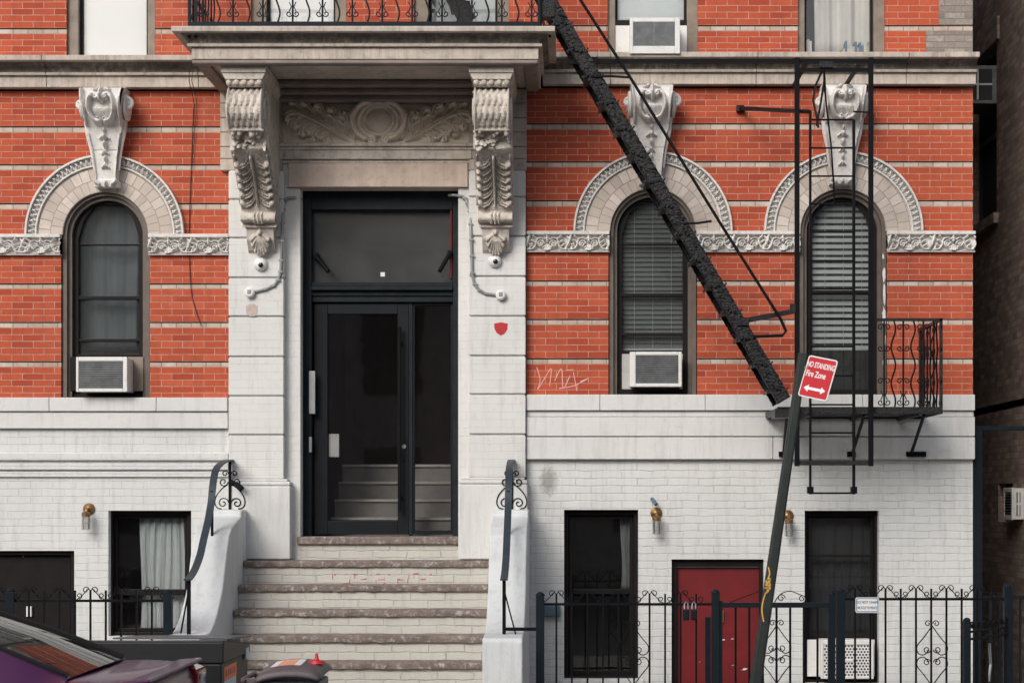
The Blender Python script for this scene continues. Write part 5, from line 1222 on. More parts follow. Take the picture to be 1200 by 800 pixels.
# iron stair from balcony to platform
IS = empty('fire_escape_stair', (PX(915,-1.05), -.85, zp), 'steep black iron stair with flaking paint running from balcony down to the platform', 'stair')
def sline(y, t): # along stringer centre, t 0 top .. 1 bottom
    A = Vector(P(631,-20,-1.22)); B = Vector(P(917,470,-1.1)); q = A+(B-A)*t; q.y = y; return q
up = (sline(0,1)-sline(0,0)).normalized(); nrm = Vector((up.z*-1, 0, up.x)); 
if nrm.z < 0: nrm = -nrm
rg = np.random.RandomState(9)
for yy, jt in ((-1.22, 1), (-.82, 1)):
    m = MB(); n = 260; w = .066; vs = []; pr_ = [(-1,-.014)]+[(-1+2*q_/8, -.014) for q_ in range(1,8)]+[(1,-.014),(1,.012),(-1,.012)]; q = len(pr_); wob = np.cumsum(rg.randn(n+1))*.0004
    for i in range(n+1):
        c = sline(yy, i/n); je = rg.randn(2)*.002
        for a_, b_ in pr_:
            e_ = je[0] if a_ <= -1 else (je[1] if a_ >= 1 else 0); fl = abs(rg.randn())*.0042 if b_ < 0 else 0
            vs.append(tuple(c+nrm*(a_*w+e_)+Vector((0, b_-fl-(.008 if abs(a_) >= .99 else 0), 0))))
    fs = [(q*i+k, q*i+(k+1)%q, q*i+q+(k+1)%q, q*i+q+k) for i in range(n) for k in range(q)]+[tuple(range(q-1,-1,-1)), tuple(q*n+k for k in range(q))]
    m.add(vs, fs); o = m.build('stringer', M['iron_rough'], IS)
nst = 16
for k in range(nst):
    c = sline(0, (k+.6)/nst); m = MB(); m.box(c.x-.085, c.x+.075, -1.205, -.835, c.z-.012, c.z+.010)
    m.bar((c.x-.09,-1.205,c.z-.012),(c.x-.09,-.835,c.z-.012), .012, .028, up=(0,0,1)); m.build('tread', M['iron_rough'], IS)
for k in range(nst):
    m = MB(); c = sline(-1.235, (k+.6)/nst)
    for d in (-.05,-.015,.02): m.ball((c.x+d+rg.randn()*.006, -1.243, c.z+rg.randn()*.008), .016, (1,.8,1), 8)
    m.bar((c.x-.085,-1.237,c.z+.005),(c.x+.065,-1.237,c.z+.005), .022, .008)
    m.bar((c.x+.068,-1.237,c.z-.008),(c.x+.09,-1.237,c.z+.022), .016, .012); m.bar((c.x-.108,-1.237,c.z-.016),(c.x-.08,-1.237,c.z+.008), .016, .012)
    m.build('tread_bolts', M['iron_rough'], IS)
m = MB(); m.tube([P(640,-60,-1.27), P(680,0,-1.27), P(741,95,-1.27), P(848,268,-1.27), P(915,374,-1.27), P(921,388,-1.27), P(917,393,-1.27), P(883,394.5,-1.25)], .014, 7)
m.build('stair_handrail', M['iron'], IS, smooth=True)
m = MB()
for a, b in (((739,91),(694,90)),((834,259),(801,262))): m.tube([P(*a,-1.27), P((a[0]+b[0])/2,b[1]-1+.5,-1.25), P(*b,-1.24)], .011, 6)
m.build('rail_stub', M['iron'], IS, smooth=True)
m = MB(); m.bar(P(866,377,-1.25), P(931,364.5,-1.17), .045, .03); m.box(PX(864,-1.24), PX(878,-1.24), -1.26, -1.2, PZ(381,-1.24), PZ(372,-1.24)); m.box(PX(926,-1.17), PX(932,-1.17), -1.19, -1.14, PZ(366,-1.17), PZ(356,-1.17)); m.build('stay_arm', M['iron_rough'], IS)
m = MB(); m.box(PX(908,-1.15), PX(928,-1.15), -1.16, -.8, PZ(489,-1.15), PZ(479,-1.15)); m.build('foot_bracket', M['iron_rough'], IS); m = MB(); m.box(PX(630,-1.24), PX(650,-1.24), -1.25, -1.1, PZ(20,-1.24), PZ(2,-1.24)); m.tube([P(636,25,-1.24), P(641,36,-1.24), P(645,44,-1.24)], .012, 6); m.build('end_bracket', M['iron_rough'], IS)
US = empty('upper_fire_escape_stair', (PX(530,-.6), -.6, zb), 'upper black iron stair rising from the balcony in front of the window', 'stair')
for dy in (-.75,-.3):
    m = MB(); m.bar(P(549,26,dy), P(440,-160,dy), .16, .03); m.build('stringer', M['iron_rough'], US)
for k in range(6):
    c = Vector(P(549,26,-.5)).lerp(Vector(P(440,-160,-.5)), (k+.5)/6); m = MB(); m.box(c.x-.1, c.x+.1, -.74, -.31, c.z-.01, c.z+.012); m.build('tread', M['iron_rough'], US)
m = MB(); m.tube([P(526,-2,-.78), P(420,-190,-.78)], .012, 6); m.build('stair_handrail', M['iron'], US)
m = MB()
rg = np.random.RandomState(21)
for (a, b, hw, hh) in ((1036.5,322,2.2,9),(1037,345,1.6,14),(1036.5,370,2.4,12),(1037,398,1.5,10),(1035.5,300,1.2,4),(1036,425,1.2,6)):
    m.prism([(PX(a+hw*(.6+.5*rg.rand())*math.cos(q)), PZ(b+hh*(.6+.5*rg.rand())*math.sin(q))) for q in [k*math.pi/7 for k in range(14)]], 'y', .0275, .031)
m.build('peeling_paint', M['whitepl'], BLD)
# ------------------------------------------------------------------ fences
YF = -2.05
def picket_obj(x, zt, zb, parent, crest=None, thick=.008):
    m = MB(); m.box(x-thick, x+thick, YF-thick, YF+thick, zb, zt)
    return m.build('picket', M['iron'], parent)
def crest(x, z, parent, w=.085, small=False):
    m = MB()
    for s in (1,-1):
        if small:
            m.tube([(x+s*a, YF, z+b) for a, b in spiral((.035,.035), .028, .009, 270, 1.0*1, 14)] if s > 0 else [(x-a, YF, z+b) for a, b in spiral((.035,.035), .028, .009, 270, 1.0, 14)], .0052, 4)
        else:
            pts = smoothline([(w*1.45,.0),(w*.95,.03),(w*.45,.075),(.012,.10)], 5)
            m.tube([(x+s*a, YF, z+b) for a, b in pts], .0052, 4)
            m.tube([(x+s*a, YF, z+b) for a, b in spiral((.040,.085), .030, .009, 180, -1.15, 16)], .0052, 4)
    return m.build('crest_scroll', M['iron'], parent, smooth=True)
def heart(x, z, parent, w=.13, hh=.26):
    m = MB()
    for s in (1,-1):
        for f in (1,-1):
            m.tube([(x+s*a, YF-.012, z+f*b) for a, b in smoothline([(.0,hh),(w*.55,hh*.62),(w,hh*.33),(w*.93,hh*.1),(w*.55,.01),(w*.2,.05)], 6)], .006, 4)
            m.tube([(x+s*a, YF-.012, z+f*b) for a, b in spiral((.045,.055), .034, .008, 180, 1.3, 16)], .0055, 4)
        m.tube([(x+s*a, YF-.012, z+hh+b) for a, b in spiral((.036,.02), .030, .008, 180, -1.2, 16)], .0055, 4)
    return m.build('heart_scroll', M['iron'], parent, smooth=True)
def post(px, pyt, parent, w=.036, zb=.0, name='fence_post', mat='iron_blue'):
    X = PX(px, YF); Z = PZ(pyt, YF); m = MB(); m.box(X-w, X+w, YF-w, YF+w, zb, Z-.02); m.lathe([(w*1.1,-.022),(w*1.15,-.012),(w*.9,.0),(w*.5,.012),(.003,.016)], (X, YF, Z), 12); return m.build(name, M[mat], parent, bevel=.004)
def fence_run(label, px0, px1, pyr, pitch, phase, posts, hearts=(), alt=0, crest_off=0):
    X0, X1 = PX(px0,YF), PX(px1,YF); Zr = PZ(pyr,YF)
    root = empty('iron_fence', ((X0+X1)/2, YF, 0), label, 'fence', 'iron fences along the areaway')
    for z0_, z1_ in ((Zr-.011, Zr+.011), (.12, .142)): m = MB(); m.box(X0, X1, YF-.012, YF+.012, z0_, z1_); m.build('fence_rail', M['iron'], root)
    x = phase; i = 0
    while x < px1-2:
        if x > px0+2:
            X = PX(x,YF); big = (i+alt) % 2 == 0
            picket_obj(X, Zr+(.095 if big else .09), .1, root)
            crest(X, Zr+.008, root, small=not big)
        x += pitch; i += 1
    for q in posts: post(q[0], q[1], root)
    for hx, hy in hearts: heart(PX(hx,YF), PZ(hy,YF), root)
    return root
fence_run('black iron fence with scroll crests before the black basement door and curtained window', -190, 201, 703.5, 18, -182, ((13,690),(197,692)), alt=0)
fence_run('black iron fence with scroll crests between the stoop and the gate', 632, 836, 707.5, 18.2, 652, ((633,695),), hearts=((742,768),))
fence_run('black iron fence with scroll crests before the window with the perforated air conditioner', 985, 1180, 701.5, 17.85, 1002, ((985,690),(1181,685)), hearts=((1092,768),), alt=0)
# gate in the middle
GT = empty('iron_gate', (PX(907,YF), YF, 0), 'black iron double bar gate before the red door, crossed by the leaning pole', 'gate')
Zr = PZ(708.5,YF)
for z0_, z1_ in ((Zr-.022, Zr+.022), (.10, .14)): m = MB(); m.box(PX(846,YF), PX(970,YF), YF-.018, YF+.018, z0_, z1_); m.build('gate_rail', M['iron_blue'], GT, bevel=.003)
post(838.5, 692, GT, .034, 0, 'gate_post'); post(974.5, 693, GT, .03, 0, 'gate_post')
m = MB(); m.box(PX(827,YF), PX(833.5,YF), YF+.06, YF+.10, 0, PZ(723,YF)); m.box(PX(844,YF)-.01, PX(846.5,YF), YF-.02, YF+.02, .05, Zr+.04); m.build('gate_stile', M['iron_blue'], GT, bevel=.003)
for x in (862,878,894,910,926,942,958): 
    m = MB(); X = PX(x,YF); m.box(X-.009, X+.009, YF-.009, YF+.009, .12, Zr-.02); m.build('picket', M['iron'], GT)
heart(PX(910,YF), PZ(766,YF), GT, .12, .25)
m = MB(); X, Z = PX(925,YF), Zr+.02
for s, o in ((1,0),):
    m.tube([(X+a, YF, Z+b) for a, b in smoothline([(-.13,.0),(-.08,.07),(0,.10),(.08,.075),(.15,.04),(.12,.0)], 6)], .0055, 4)
    m.tube([(X-.07+a, YF, Z+.04+b) for a, b in spiral((0,0), .035, .01, 0, 1.3, 14)], .0055, 4); m.tube([(X+.11+a, YF, Z+.035+b) for a, b in spiral((0,0), .03, .01, 0, 1.3, 14)], .0055, 4)
X = PX(872,YF); m.tube([(X-.13,YF,Z),(X,YF,Z+.05),(X+.16,YF,Z+.11)], .005, 4)
m.build('crest_scroll', M['iron'], GT, smooth=True)
# side gate standing open towards the street
SG = empty('side_gate', (PX(1181,YF), YF-.05, 0), 'low iron gate with scroll top standing open by the fence end post', 'gate')
q0 = Vector((PX(1179,YF), YF-.04, 0)); q1 = Vector(P(1133,800,-2.75)); q1.z = 0
def onsg(t, z): v = q0+(q1-q0)*t; return (v.x, v.y, z)
zg = PZ(736,-2.3)
for z in (zg, zg-.06, .15): m = MB(); m.bar(onsg(0,z), onsg(1,z), .018, .018, up=(0,0,1)); m.build('gate_rail', M['iron'], SG)
m = MB(); m.bar(onsg(1,.03), onsg(1,zg+.09), .055, .055, up=(1,0,0)); m.ball(onsg(1,zg+.10), .032, (1,1,.7), 10); m.build('gate_post', M['iron_blue'], SG)
for k in range(7):
    t = (k+.5)/7.; m = MB(); m.tube([onsg(t,.15), onsg(t,zg)], .008, 5); m.build('picket', M['iron'], SG)
m = MB()
for k in range(7):
    t = (k+.5)/7
    for s in (1,-1): m.tube([onsg(t+s*a*1.1, zg+.02+b) for a, b in spiral((.045,.03), .034, .01, 180, 1.2*s, 14)], .006, 4)
m.build('crest_scroll', M['iron'], SG)
m = MB(); m.tube([onsg(.45,zg-.12), onsg(.42,zg-.3), onsg(.47,zg-.44)], .012, 6); m.build('latch_handle', M['steel'], SG)
# fence sign
FS = empty('fence_sign', (PX(1016,YF-.03), YF-.03, PZ(718,YF-.03)), 'small white and blue sign wired on the fence before the basement window', 'sign')
m = MB(); y = YF-.03
def rrect(cx, cz, w, h, r, n=5):
    out = []
    for ax_, az_, a0 in ((1,1,0),(-1,1,90),(-1,-1,180),(1,-1,270)):
        for k in range(n+1): a = R(a0+90*k/n); out.append((cx+ax_*(w/2-r)+r*math.cos(a), cz+az_*(h/2-r)+r*math.sin(a)))
    return out
cx_, cz_ = PX(1016.2,y), PZ(708.5,y)
m.prism(rrect(cx_, cz_, .205, .135, .02), 'y', y, y+.004); m.build('sign_plate', M['ltblue'], FS)
m = MB(); m.prism(rrect(cx_, cz_, .185, .115, .014), 'y', y-.0015, y-.0002); m.build('sign_border', M['ink'], FS); m = MB(); m.prism(rrect(cx_, cz_, .176, .106, .011), 'y', y-.003, y-.0017); m.build('sign_face', M['signwhite'], FS)
RX = Matrix.Rotation(R(90), 4, 'X')
for t, dz in (('DO NOT CHAIN', .024), ('BICYCLE TO FENCE', -.024)):
    text_mesh('lettering', t, .032, M['ink'], FS, Matrix.Translation(Vector((cx_, y-.0042, cz_+dz))-FS.location) @ RX, .0005, bold=.0005, xs=.80 if 'BIC' not in t else .60)
# items on the fence
LB = empty('padlock', (PX(809,YF-.03), YF-.03, PZ(730,YF-.03)), 'pair of dark padlocks hanging on the fence rail before the red door frame', 'padlock')
m = MB()
for x in (804,813): m.box(PX(x,YF)-.028, PX(x,YF)+.026, YF-.05, YF-.015, PZ(726,YF), PZ(713,YF))
LBo = LB; m.build('lock_body', M['iron_blue'], LB, bevel=.012, seg=3)
m = MB()
for x in (804,813): m.tube([(PX(x,YF)-.016, YF-.03, PZ(713,YF)),(PX(x,YF)-.015, YF-.02, PZ(707,YF)),(PX(x,YF)+.0, YF-.015, PZ(704.5,YF)),(PX(x,YF)+.015, YF-.02, PZ(707,YF)),(PX(x,YF)+.016, YF-.03, PZ(713,YF))], .006, 6)
m.build('shackle', M['steel'], LB)
m = MB()
BX = empty('utility_box', (PX(646), -.02, PZ(723)), 'blue grey metal box on the white wall beside the tall dark window', 'box')
m.box(PX(636), PX(656.5), -.09, -.001, PZ(722), PZ(709)); m.build('box_body', M['boxblue'], BX, bevel=.006); m = MB(); m.box(PX(637.5), PX(655), -.097, -.0905, PZ(720.5), PZ(710.5)); m.build('box_lid', M['boxblue'], BX, bevel=.003)
# ------------------------------------------------------------------ leaning sign pole
yp = -4.55; Pb = Vector((PX(870,yp), yp, 0)); Pt = Vector(P(941,414,yp))
SP = empty('sign_pole', Pb, 'leaning dull green street sign pole with a red sign on top', 'sign pole')
d = (Pt-Pb); side_ = Vector((d.z,0,-d.x)).normalized()
m = MB(); n = 20; vs = []
rg = np.random.RandomState(2)
prof_ = [(-.040,.02),(-.040,-.028),(-.027,-.04),(.027,-.04),(.040,-.028),(.040,.02)]
for i in range(n+1):
    c = Pb+d*(i/n)*1.0; w = .82+.30*(1-i/n)+rg.randn()*.004
    for a, b in prof_: vs.append(tuple(c+side_*a*w+Vector((0,b,0))))
q = len(prof_); fs = [(i*q+j, i*q+(j+1)%q, i*q+q+(j+1)%q, i*q+q+j) for i in range(n) for j in range(q)]+[tuple(range(q-1,-1,-1)), tuple(n*q+j for j in range(q))]
m.add(vs, fs); m.build('pole', M['pole'], SP, bevel=.003)
dirv = d.normalized()
m = MB()
def onp(px, py): return P(px, py, yp-.046)
for l in ([(900.5,664),(902,672),(899,680),(897.5,686)],[(897,681),(903,677),(898,686),(903,684),(899,692)],[(896,689),(903,688),(897,695),(901,692)],[(897,695),(894,705),(893,715),(895,728)],[(903,677),(900,690)]): m.tube([onp(a,b) for a, b in smoothline(l, 5)], .0048, 5)
m.v = [(v[0], yp-.0405-(yp-.0405-v[1])*.25*0-.0015*(1 if v[1] < yp-.046 else 0), v[2]) for v in m.v]; m.build('yellow_scrawl', M['yellowp'], SP)
SGN = empty_part('sign_panel', SP)
# sign plate hung on the street face, turned to the kerb
cs = Vector(P(958.5,443,yp-.125)); tilt = R(-9.5); yaw = R(40)
mt = Matrix.Translation(cs-Pb) @ Matrix.Rotation(-tilt*-1, 4, 'Y') @ Matrix.Rotation(yaw*-1, 4, 'Z')
mt = Matrix.Translation(cs-Pb) @ Matrix.Rotation(R(16), 4, 'Y') @ Matrix.Rotation(R(-40), 4, 'Z')
def plate(w, h, r, y0, y1, mat, name):
    m = MB(); m.prism(rrect(0, 0, w, h, r), 'y', y0, y1); o = m.build(name, mat, SGN, local=True); o.data.transform(mt); return o
plate(.255, .305, .02, -.002, .0, M['signwhite'], 'sign_face'); plate(.238, .288, .014, -.0034, -.0022, M['signred'], 'sign_field'); plate(.255, .305, .02, .0002, .003, M['signback'], 'sign_back')
for t, sz, dz, xs in (('NO STANDING', .056, .088, .63), ('Fire Zone', .062, .020, .70)):
    text_mesh('lettering', t, sz, M['signwhite'], SGN, mt @ Matrix.Translation((-.022 if t[0] == 'F' else .0,-.0052,dz)) @ RX, .0006, bold=.0012, xs=xs)
m = MB(); ay = -.0046; m.prism([(-.095,0),(-.055,.026),(-.055,.010),(.055,.010),(.055,.026),(.095,0),(.055,-.026),(.055,-.010),(-.055,-.010),(-.055,-.026)], 'y', ay, -.0036)
m.v = [(x,y,z-.085) for x,y,z in m.v]; o = m.build('arrow', M['signwhite'], SGN, local=True); o.data.transform(mt)
m = MB(); m.tube([P(943,430,yp-.04), P(952,432,yp-.066)], .008, 6); m.tube([P(940,455,yp-.04), P(949,457,yp-.066)], .008, 6); m.build('sign_bolt', M['steel'], SP)
# hydrant-like brass fitting behind the pole foot (standpipe)
SPI = empty('standpipe', P(891,800,-1.2), 'small brass standpipe fitting behind the pole, before the red door', 'standpipe'); X, Y, _ = SPI.location; Z = PZ(800,-1.2)
m = MB(); m.lathe([(.03,-1.4),(.03,-.05),(.045,-.03),(.045,.0),(.03,.02),(.022,.10),(.028,.12),(.018,.14),(.012,.20),(.004,.22)], (X,Y,Z), 14); m.build('brass_body', M['brass'], SPI, smooth=True)
# ------------------------------------------------------------------ bins
BN = empty('storage_bin', (PX(183,-3.6), -3.0, 0), 'large black lidded bin with orange and blue sticker standing behind the purple car', 'bin')
yb0, yb1 = -3.6, -2.45; X0, X1 = PX(100,yb0), PX(260.5,yb0); zt = PZ(752,yb0)
m = MB(); m.prism([(yb0+.02,.06),(yb0,zt-.17),(yb1,zt-.17),(yb1-.03,.06)], 'x', X0+.02, X1-.005); m.build('bin_body', M['bin'], BN, bevel=.012)
m = MB(); m.prism([(yb0-.015,zt-.165),(yb0-.005,zt),(yb0+.05,zt+.012),(yb1,zt-.10),(yb1+.01,zt-.17)], 'x', X0-.01, X1+.012); m.build('bin_lid', M['bin'], BN, bevel=.010)
m = MB(); m.prism([(yb0+.25,zt+.004),(yb0+.25,zt+.018),(yb1+.02,zt-.03),(yb1+.02,zt-.044)], 'x', X0+.15, X1+.02); m.build('lid_flap', M['bin_top'], BN, bevel=.004)
m = MB(); m.box(X1+.004, X1+.02, yb1-.20, yb1-.08, zt-.22, zt-.12); m.build('latch', M['ltblue'], BN, bevel=.004)
xs_ = X1-.0035
def stk(y0, y1, z0, z1, mat, name, o=.0): 
    m = MB(); m.box(xs_-.003, xs_+.001+o, y0, y1, z0, z1); return m.build(name, mat, BN)
stk(yb0+.10, yb0+.62, zt-.31, zt-.205, M['orange'], 'orange_sticker'); stk(yb0+.10, yb0+.60, zt-.50, zt-.313, M['ltblue'], 'blue_sticker')
m = MB(); 
for k, (a, b) in enumerate(((.15,.22),(.26,.30),(.33,.40),(.44,.47),(.50,.56))): m.box(xs_, xs_+.0022, yb0+a, yb0+b, zt-.285, zt-.235)
m.build('sticker_print', M['redchalk'], BN)
# wheeled bin
WB = empty('wheeled_bin', (PX(332,-4.2), -3.9, 0), 'brown grey lidded trash bin with faded sticker and red knob before the stoop', 'bin')
yw = -4.2; X0, X1 = PX(297,yw), PX(376,yw); zt = PZ(795,yw); W_ = X1-X0
m = MB(); n = 5
b0 = [(X0+.03,yw+.02),(X1-.02,yw+.02),(X1-.02,yw+.60),(X0+.03,yw+.60)]; b1 = [(X0+.05,yw+.06),(X1-.05,yw+.06),(X1-.05,yw+.54),(X0+.05,yw+.54)]
m.add([(x,y,zt-.03) for x,y in b0]+[(x,y,.05) for x,y in b1], [(0,1,2,3),(4,7,6,5),(0,4,5,1),(1,5,6,2),(2,6,7,3),(3,7,4,0)]); m.build('bin_body', M['bin_bl'], WB, bevel=.02)
m = MB(); nx, ny = 16, 12; vs = []
for j in range(ny+1):
    for i in range(nx+1):
        u, v = i/nx, j/ny; e = min(1, min(u,1-u)*9)*min(1, min(v,1-v)*9)
        vs.append((X0+W_*u, yw-.01+.64*v, zt-.015+.055*e**.5+.035*math.sin(math.pi*u)+.03*v+.015*u))
w = nx+1; m.add(vs, [(j*w+i, j*w+i+1, (j+1)*w+i+1, (j+1)*w+i) for j in range(ny) for i in range(nx)])
o = m.build('bin_lid', M['bin_br'], WB, smooth=True); s_ = o.modifiers.new('thick', 'SOLIDIFY'); s_.thickness = .03
def lidz(u, v): return zt-.015+.055+.035*math.sin(math.pi*u)+.03*v+.015*u
m = MB()
for (u0,u1,mi) in ((.20,.30,0),(.30,.56,1),(.56,.66,0)):
    for a in range(4):
        ua, ub = u0+(u1-u0)*a/4, u0+(u1-u0)*(a+1)/4
        m.quad(*[(X0+W_*u, yw-.01+.64*v, lidz(u,v)+.003) for u, v in ((ua,.22),(ub,.22),(ub,.75),(ua,.75))], mi)
m.build('lid_sticker', [M['signwhite'], M['pink']], WB)
m = MB(); X, Y, Z = X0+W_*.84, yw+.35, lidz(.84,.55); m.lathe([(.065,0),(.055,.02),(.02,.028),(.014,.05),(.010,.075),(.002,.078)], (X,Y,Z), 14); m.build('red_knob', M['redpl'], WB, smooth=True)
m = MB(); m.box(X0-.085, X0+.03, yw+.05, yw+.09, zt-.04, zt+.0); m.box(X0-.085, X0+.03, yw+.50, yw+.54, zt-.04, zt+.0); m.tube([(X0-.085,yw+.03,zt-.01),(X0-.085,yw+.56,zt-.01)], .02, 8); m.build('hinge_handle', M['bin_br'], WB, bevel=.006)
for yy in (yw+.10, yw+.50):
    m = MB(); m.lathe([(.02,-.025),(.095,-.025),(.10,0),(.095,.025),(.02,.025)], (X0+.09, yy, .10), 18, 'y'); m.build('wheel', M['tyre'], WB, smooth=True)
# ------------------------------------------------------------------ parked car (rear to the right)
CR = empty('parked_car', (-4.75, -6.20, -.15), 'dark purple saloon car parked at the kerb, its rear pointing to the bins', 'car')
GZ = -.15; XR_ = -2.55; YC = -6.22
def cx(t): return XR_-t      # t metres ahead of the rear end
body = [ # t, half width, belt/deck z, bottom z
 (0.00,.70,.90,.42),(.03,.80,1.00,.36),(.10,.86,1.055,.30),(.30,.895,1.065,.26),(.62,.905,1.06,.22),(.95,.91,1.02,.20),(1.5,.915,.985,.19),(2.2,.915,.965,.19),(2.9,.91,.95,.19),(3.3,.905,.945,.20),(3.7,.89,.90,.21),(4.2,.85,.82,.23),(4.5,.78,.74,.26),(4.66,.66,.66,.32)]
def section(hw, zb_, z0):
    pts = [(-hw*.86,z0),(-hw*.97,z0+.10),(-hw*1.0,z0+(zb_-z0)*.45),(-hw*.995,z0+(zb_-z0)*.72),(-hw*.955,zb_-.035),(-hw*.90,zb_),(-hw*.60,zb_+.014),(0,zb_+.022)]
    return pts+[(-a,b) for a, b in pts[-2::-1]]
m = MB(); vs = []
for t, hw, zb_, z0 in body:
    for a, b in section(hw, zb_, z0): vs.append((cx(t), YC+a, GZ+b))
q = 15; n = len(body); fs = [(i*q+j, i*q+j+1, i*q+q+j+1, i*q+q+j) for i in range(n-1) for j in range(q-1)]+[(i*q+q-1, i*q, i*q+q, i*q+2*q-1) for i in range(n-1)]+[tuple(range(q-1,-1,-1)), tuple((n-1)*q+j for j in range(q))]
m.add(vs, fs); o = m.build('body', M['carpaint'], CR, smooth=180); s_ = o.modifiers.new('sub', 'SUBSURF'); s_.levels = 2; s_.render_levels = 2
# roof, pillars and glass
gh = [(.50,.70,1.075),(.72,.69,1.16),(1.0,.66,1.27),(1.33,.62,1.38),(1.65,.60,1.435),(2.1,.59,1.46),(2.6,.60,1.44),(2.85,.62,1.38),(3.15,.67,1.22),(3.48,.74,1.01)]
def belt(t): return float(np.interp(t, [b[0] for b in body], [b[2] for b in body]))
def beltw(t): return float(np.interp(t, [b[0] for b in body], [b[1] for b in body]))*.925
# side glass + pillars: strips between belt line and roof edge
for s in (1,-1):
    mp = MB(); mg = MB(); K = 40
    for k in range(K):
        ta, tb = .50+(3.48-.50)*k/K, .50+(3.48-.50)*(k+1)/K
        def col(t):
            hw = float(np.interp(t, [g_[0] for g_ in gh], [g_[1] for g_ in gh])); zz = float(np.interp(t, [g_[0] for g_ in gh], [g_[2] for g_ in gh])); b = belt(t)
            bw = beltw(t)
            return [(cx(t), YC+s*(bw+(hw-bw)*f), GZ+b+(zz-b)*f-.01*(1-f)) for f in (0,.12,.5,.86,1.0)]
        A_, B_ = col(ta), col(tb); pillar = ta < 1.28 or ta > 3.02 or 2.05 < ta < 2.16
        for j in range(4):
            (mp if pillar or j in (0,3) else mg).add([A_[j],B_[j],B_[j+1],A_[j+1]], [(0,1,2,3)])
    mp.weld().build('pillar_frame', M['carpaint'], CR, smooth=60); mg.weld().build('side_window', M['carglass'], CR, smooth=60)
def cross(t0, t1, name, mat, K=14, edge=0.0):
    m = MB(); vs = []; J = 12
    for k in range(K+1):
        t = t0+(t1-t0)*k/K; hw = float(np.interp(t, [g_[0] for g_ in gh], [g_[1] for g_ in gh])); zz = float(np.interp(t, [g_[0] for g_ in gh], [g_[2] for g_ in gh]))
        for j in range(J+1):
            v = -1+2*j/J; vs.append((cx(t)+(.0 if name == 'roof' else .06*(1-v*v)*(1 if t0 < 2 else -1)), YC+v*(hw-edge), GZ+zz+.028*(1-v*v)+(.002 if edge else 0)))
    w = J+1; m.add(vs, [(k*w+j, k*w+j+1, (k+1)*w+j+1, (k+1)*w+j) for k in range(K) for j in range(J)]); return m.build(name, mat, CR, smooth=180)
cross(1.33, 2.85, 'roof', M['carpaint']); cross(.50, 1.33, 'rear_window', M['carglass'], 14, .0); cross(2.85, 3.48, 'windscreen', M['carglass'])
for s in (1,-1):
    m = MB(); pts = [(cx(t)+.0, YC+s*(float(np.interp(t, [g_[0] for g_ in gh], [g_[1] for g_ in gh]))-.012), GZ+float(np.interp(t, [g_[0] for g_ in gh], [g_[2] for g_ in gh]))+.012) for t in (.51,.72,1.0,1.25,1.33)]
    m.tube(pts, .018, 6); m.build('rear_window_seal', M['cartrim'], CR, smooth=True)
m = MB(); m.box(cx(.55), cx(1.5), YC-.6, YC+.6, GZ+.85, GZ+1.02); m.box(cx(1.3), cx(1.5), YC-.6, YC+.6, GZ+.7, GZ+1.22); m.build('rear_seat', M['seat'], CR, bevel=.03)
m = MB(); m.prism([(cx(.16),GZ+1.062),(cx(.06),GZ+1.072),(cx(.0),GZ+1.076),(cx(-.01),GZ+1.060),(cx(.04),GZ+1.03),(cx(.16),GZ+1.03)], 'y', YC-.78, YC+.78); m.build('boot_spoiler', M['carpaint'], CR, bevel=.010, seg=3)
for s in (1,-1):
    tl = empty_part('tail_light', CR)
    m = MB(); m.prism([(cx(-.008),GZ+.84),(cx(-.015),GZ+1.0),(cx(.06),GZ+1.03),(cx(.36),GZ+1.0),(cx(.30),GZ+.88),(cx(.06),GZ+.82)], 'y', YC+s*.60, YC+s*.885); m.build('red_lens', M['taillight'], tl, bevel=.02, seg=3)
    m = MB(); m.prism([(cx(-.02),GZ+.88),(cx(-.022),GZ+.98),(cx(.02),GZ+.99),(cx(.02),GZ+.88)], 'y', YC+s*.70, YC+s*.80); m.build('clear_lens', M['clearlens'], tl, bevel=.008)
m = MB(); m.prism([(cx(-.09),GZ+.30),(cx(-.10),GZ+.50),(cx(-.06),GZ+.60),(cx(.10),GZ+.60),(cx(.10),GZ+.28)], 'y', YC-.84, YC+.84); m.build('rear_bumper', M['carpaint'], CR, bevel=.03, seg=3)
for t in (.95, 3.70):
    for s in (1,-1):
        wh = empty_part('wheel', CR); c = (cx(t), YC+s*.82, GZ+.325)
        m = MB(); m.lathe([(.20,-.10),(.30,-.11),(.325,-.08),(.33,0),(.325,.08),(.30,.11),(.20,.10)], c, 28, 'y'); m.build('tyre', M['tyre'], wh, smooth=True)
        m = MB(); m.lathe([(.02,.0),(.21,.0),(.215,s*.08),(.19,s*.09),(.17,s*.07),(.06,s*.06),(.03,s*.085),(.005,s*.085)], c, 28, 'y')
        for k in range(5): a = k*2*math.pi/5; m.bar((c[0]+.03*math.cos(a), c[1]+s*.08, c[2]+.03*math.sin(a)),(c[0]+.2*math.cos(a), c[1]+s*.085, c[2]+.2*math.sin(a)), .05, .02)
        m.build('rim', M['steel'], wh, smooth=30)
# ------------------------------------------------------------------ sooty neighbour and alley
NX = 4.77
NB = empty('neighbour_building', (NX+3, 4, 0), 'sooty dark brick side wall of the neighbouring building across the narrow alley', 'building')
def al(px, y): return y
y_of = lambda px: (NX*SC*DIST)/(px-VX)-DIST
def PZA(py, y): return PZ(py, y)
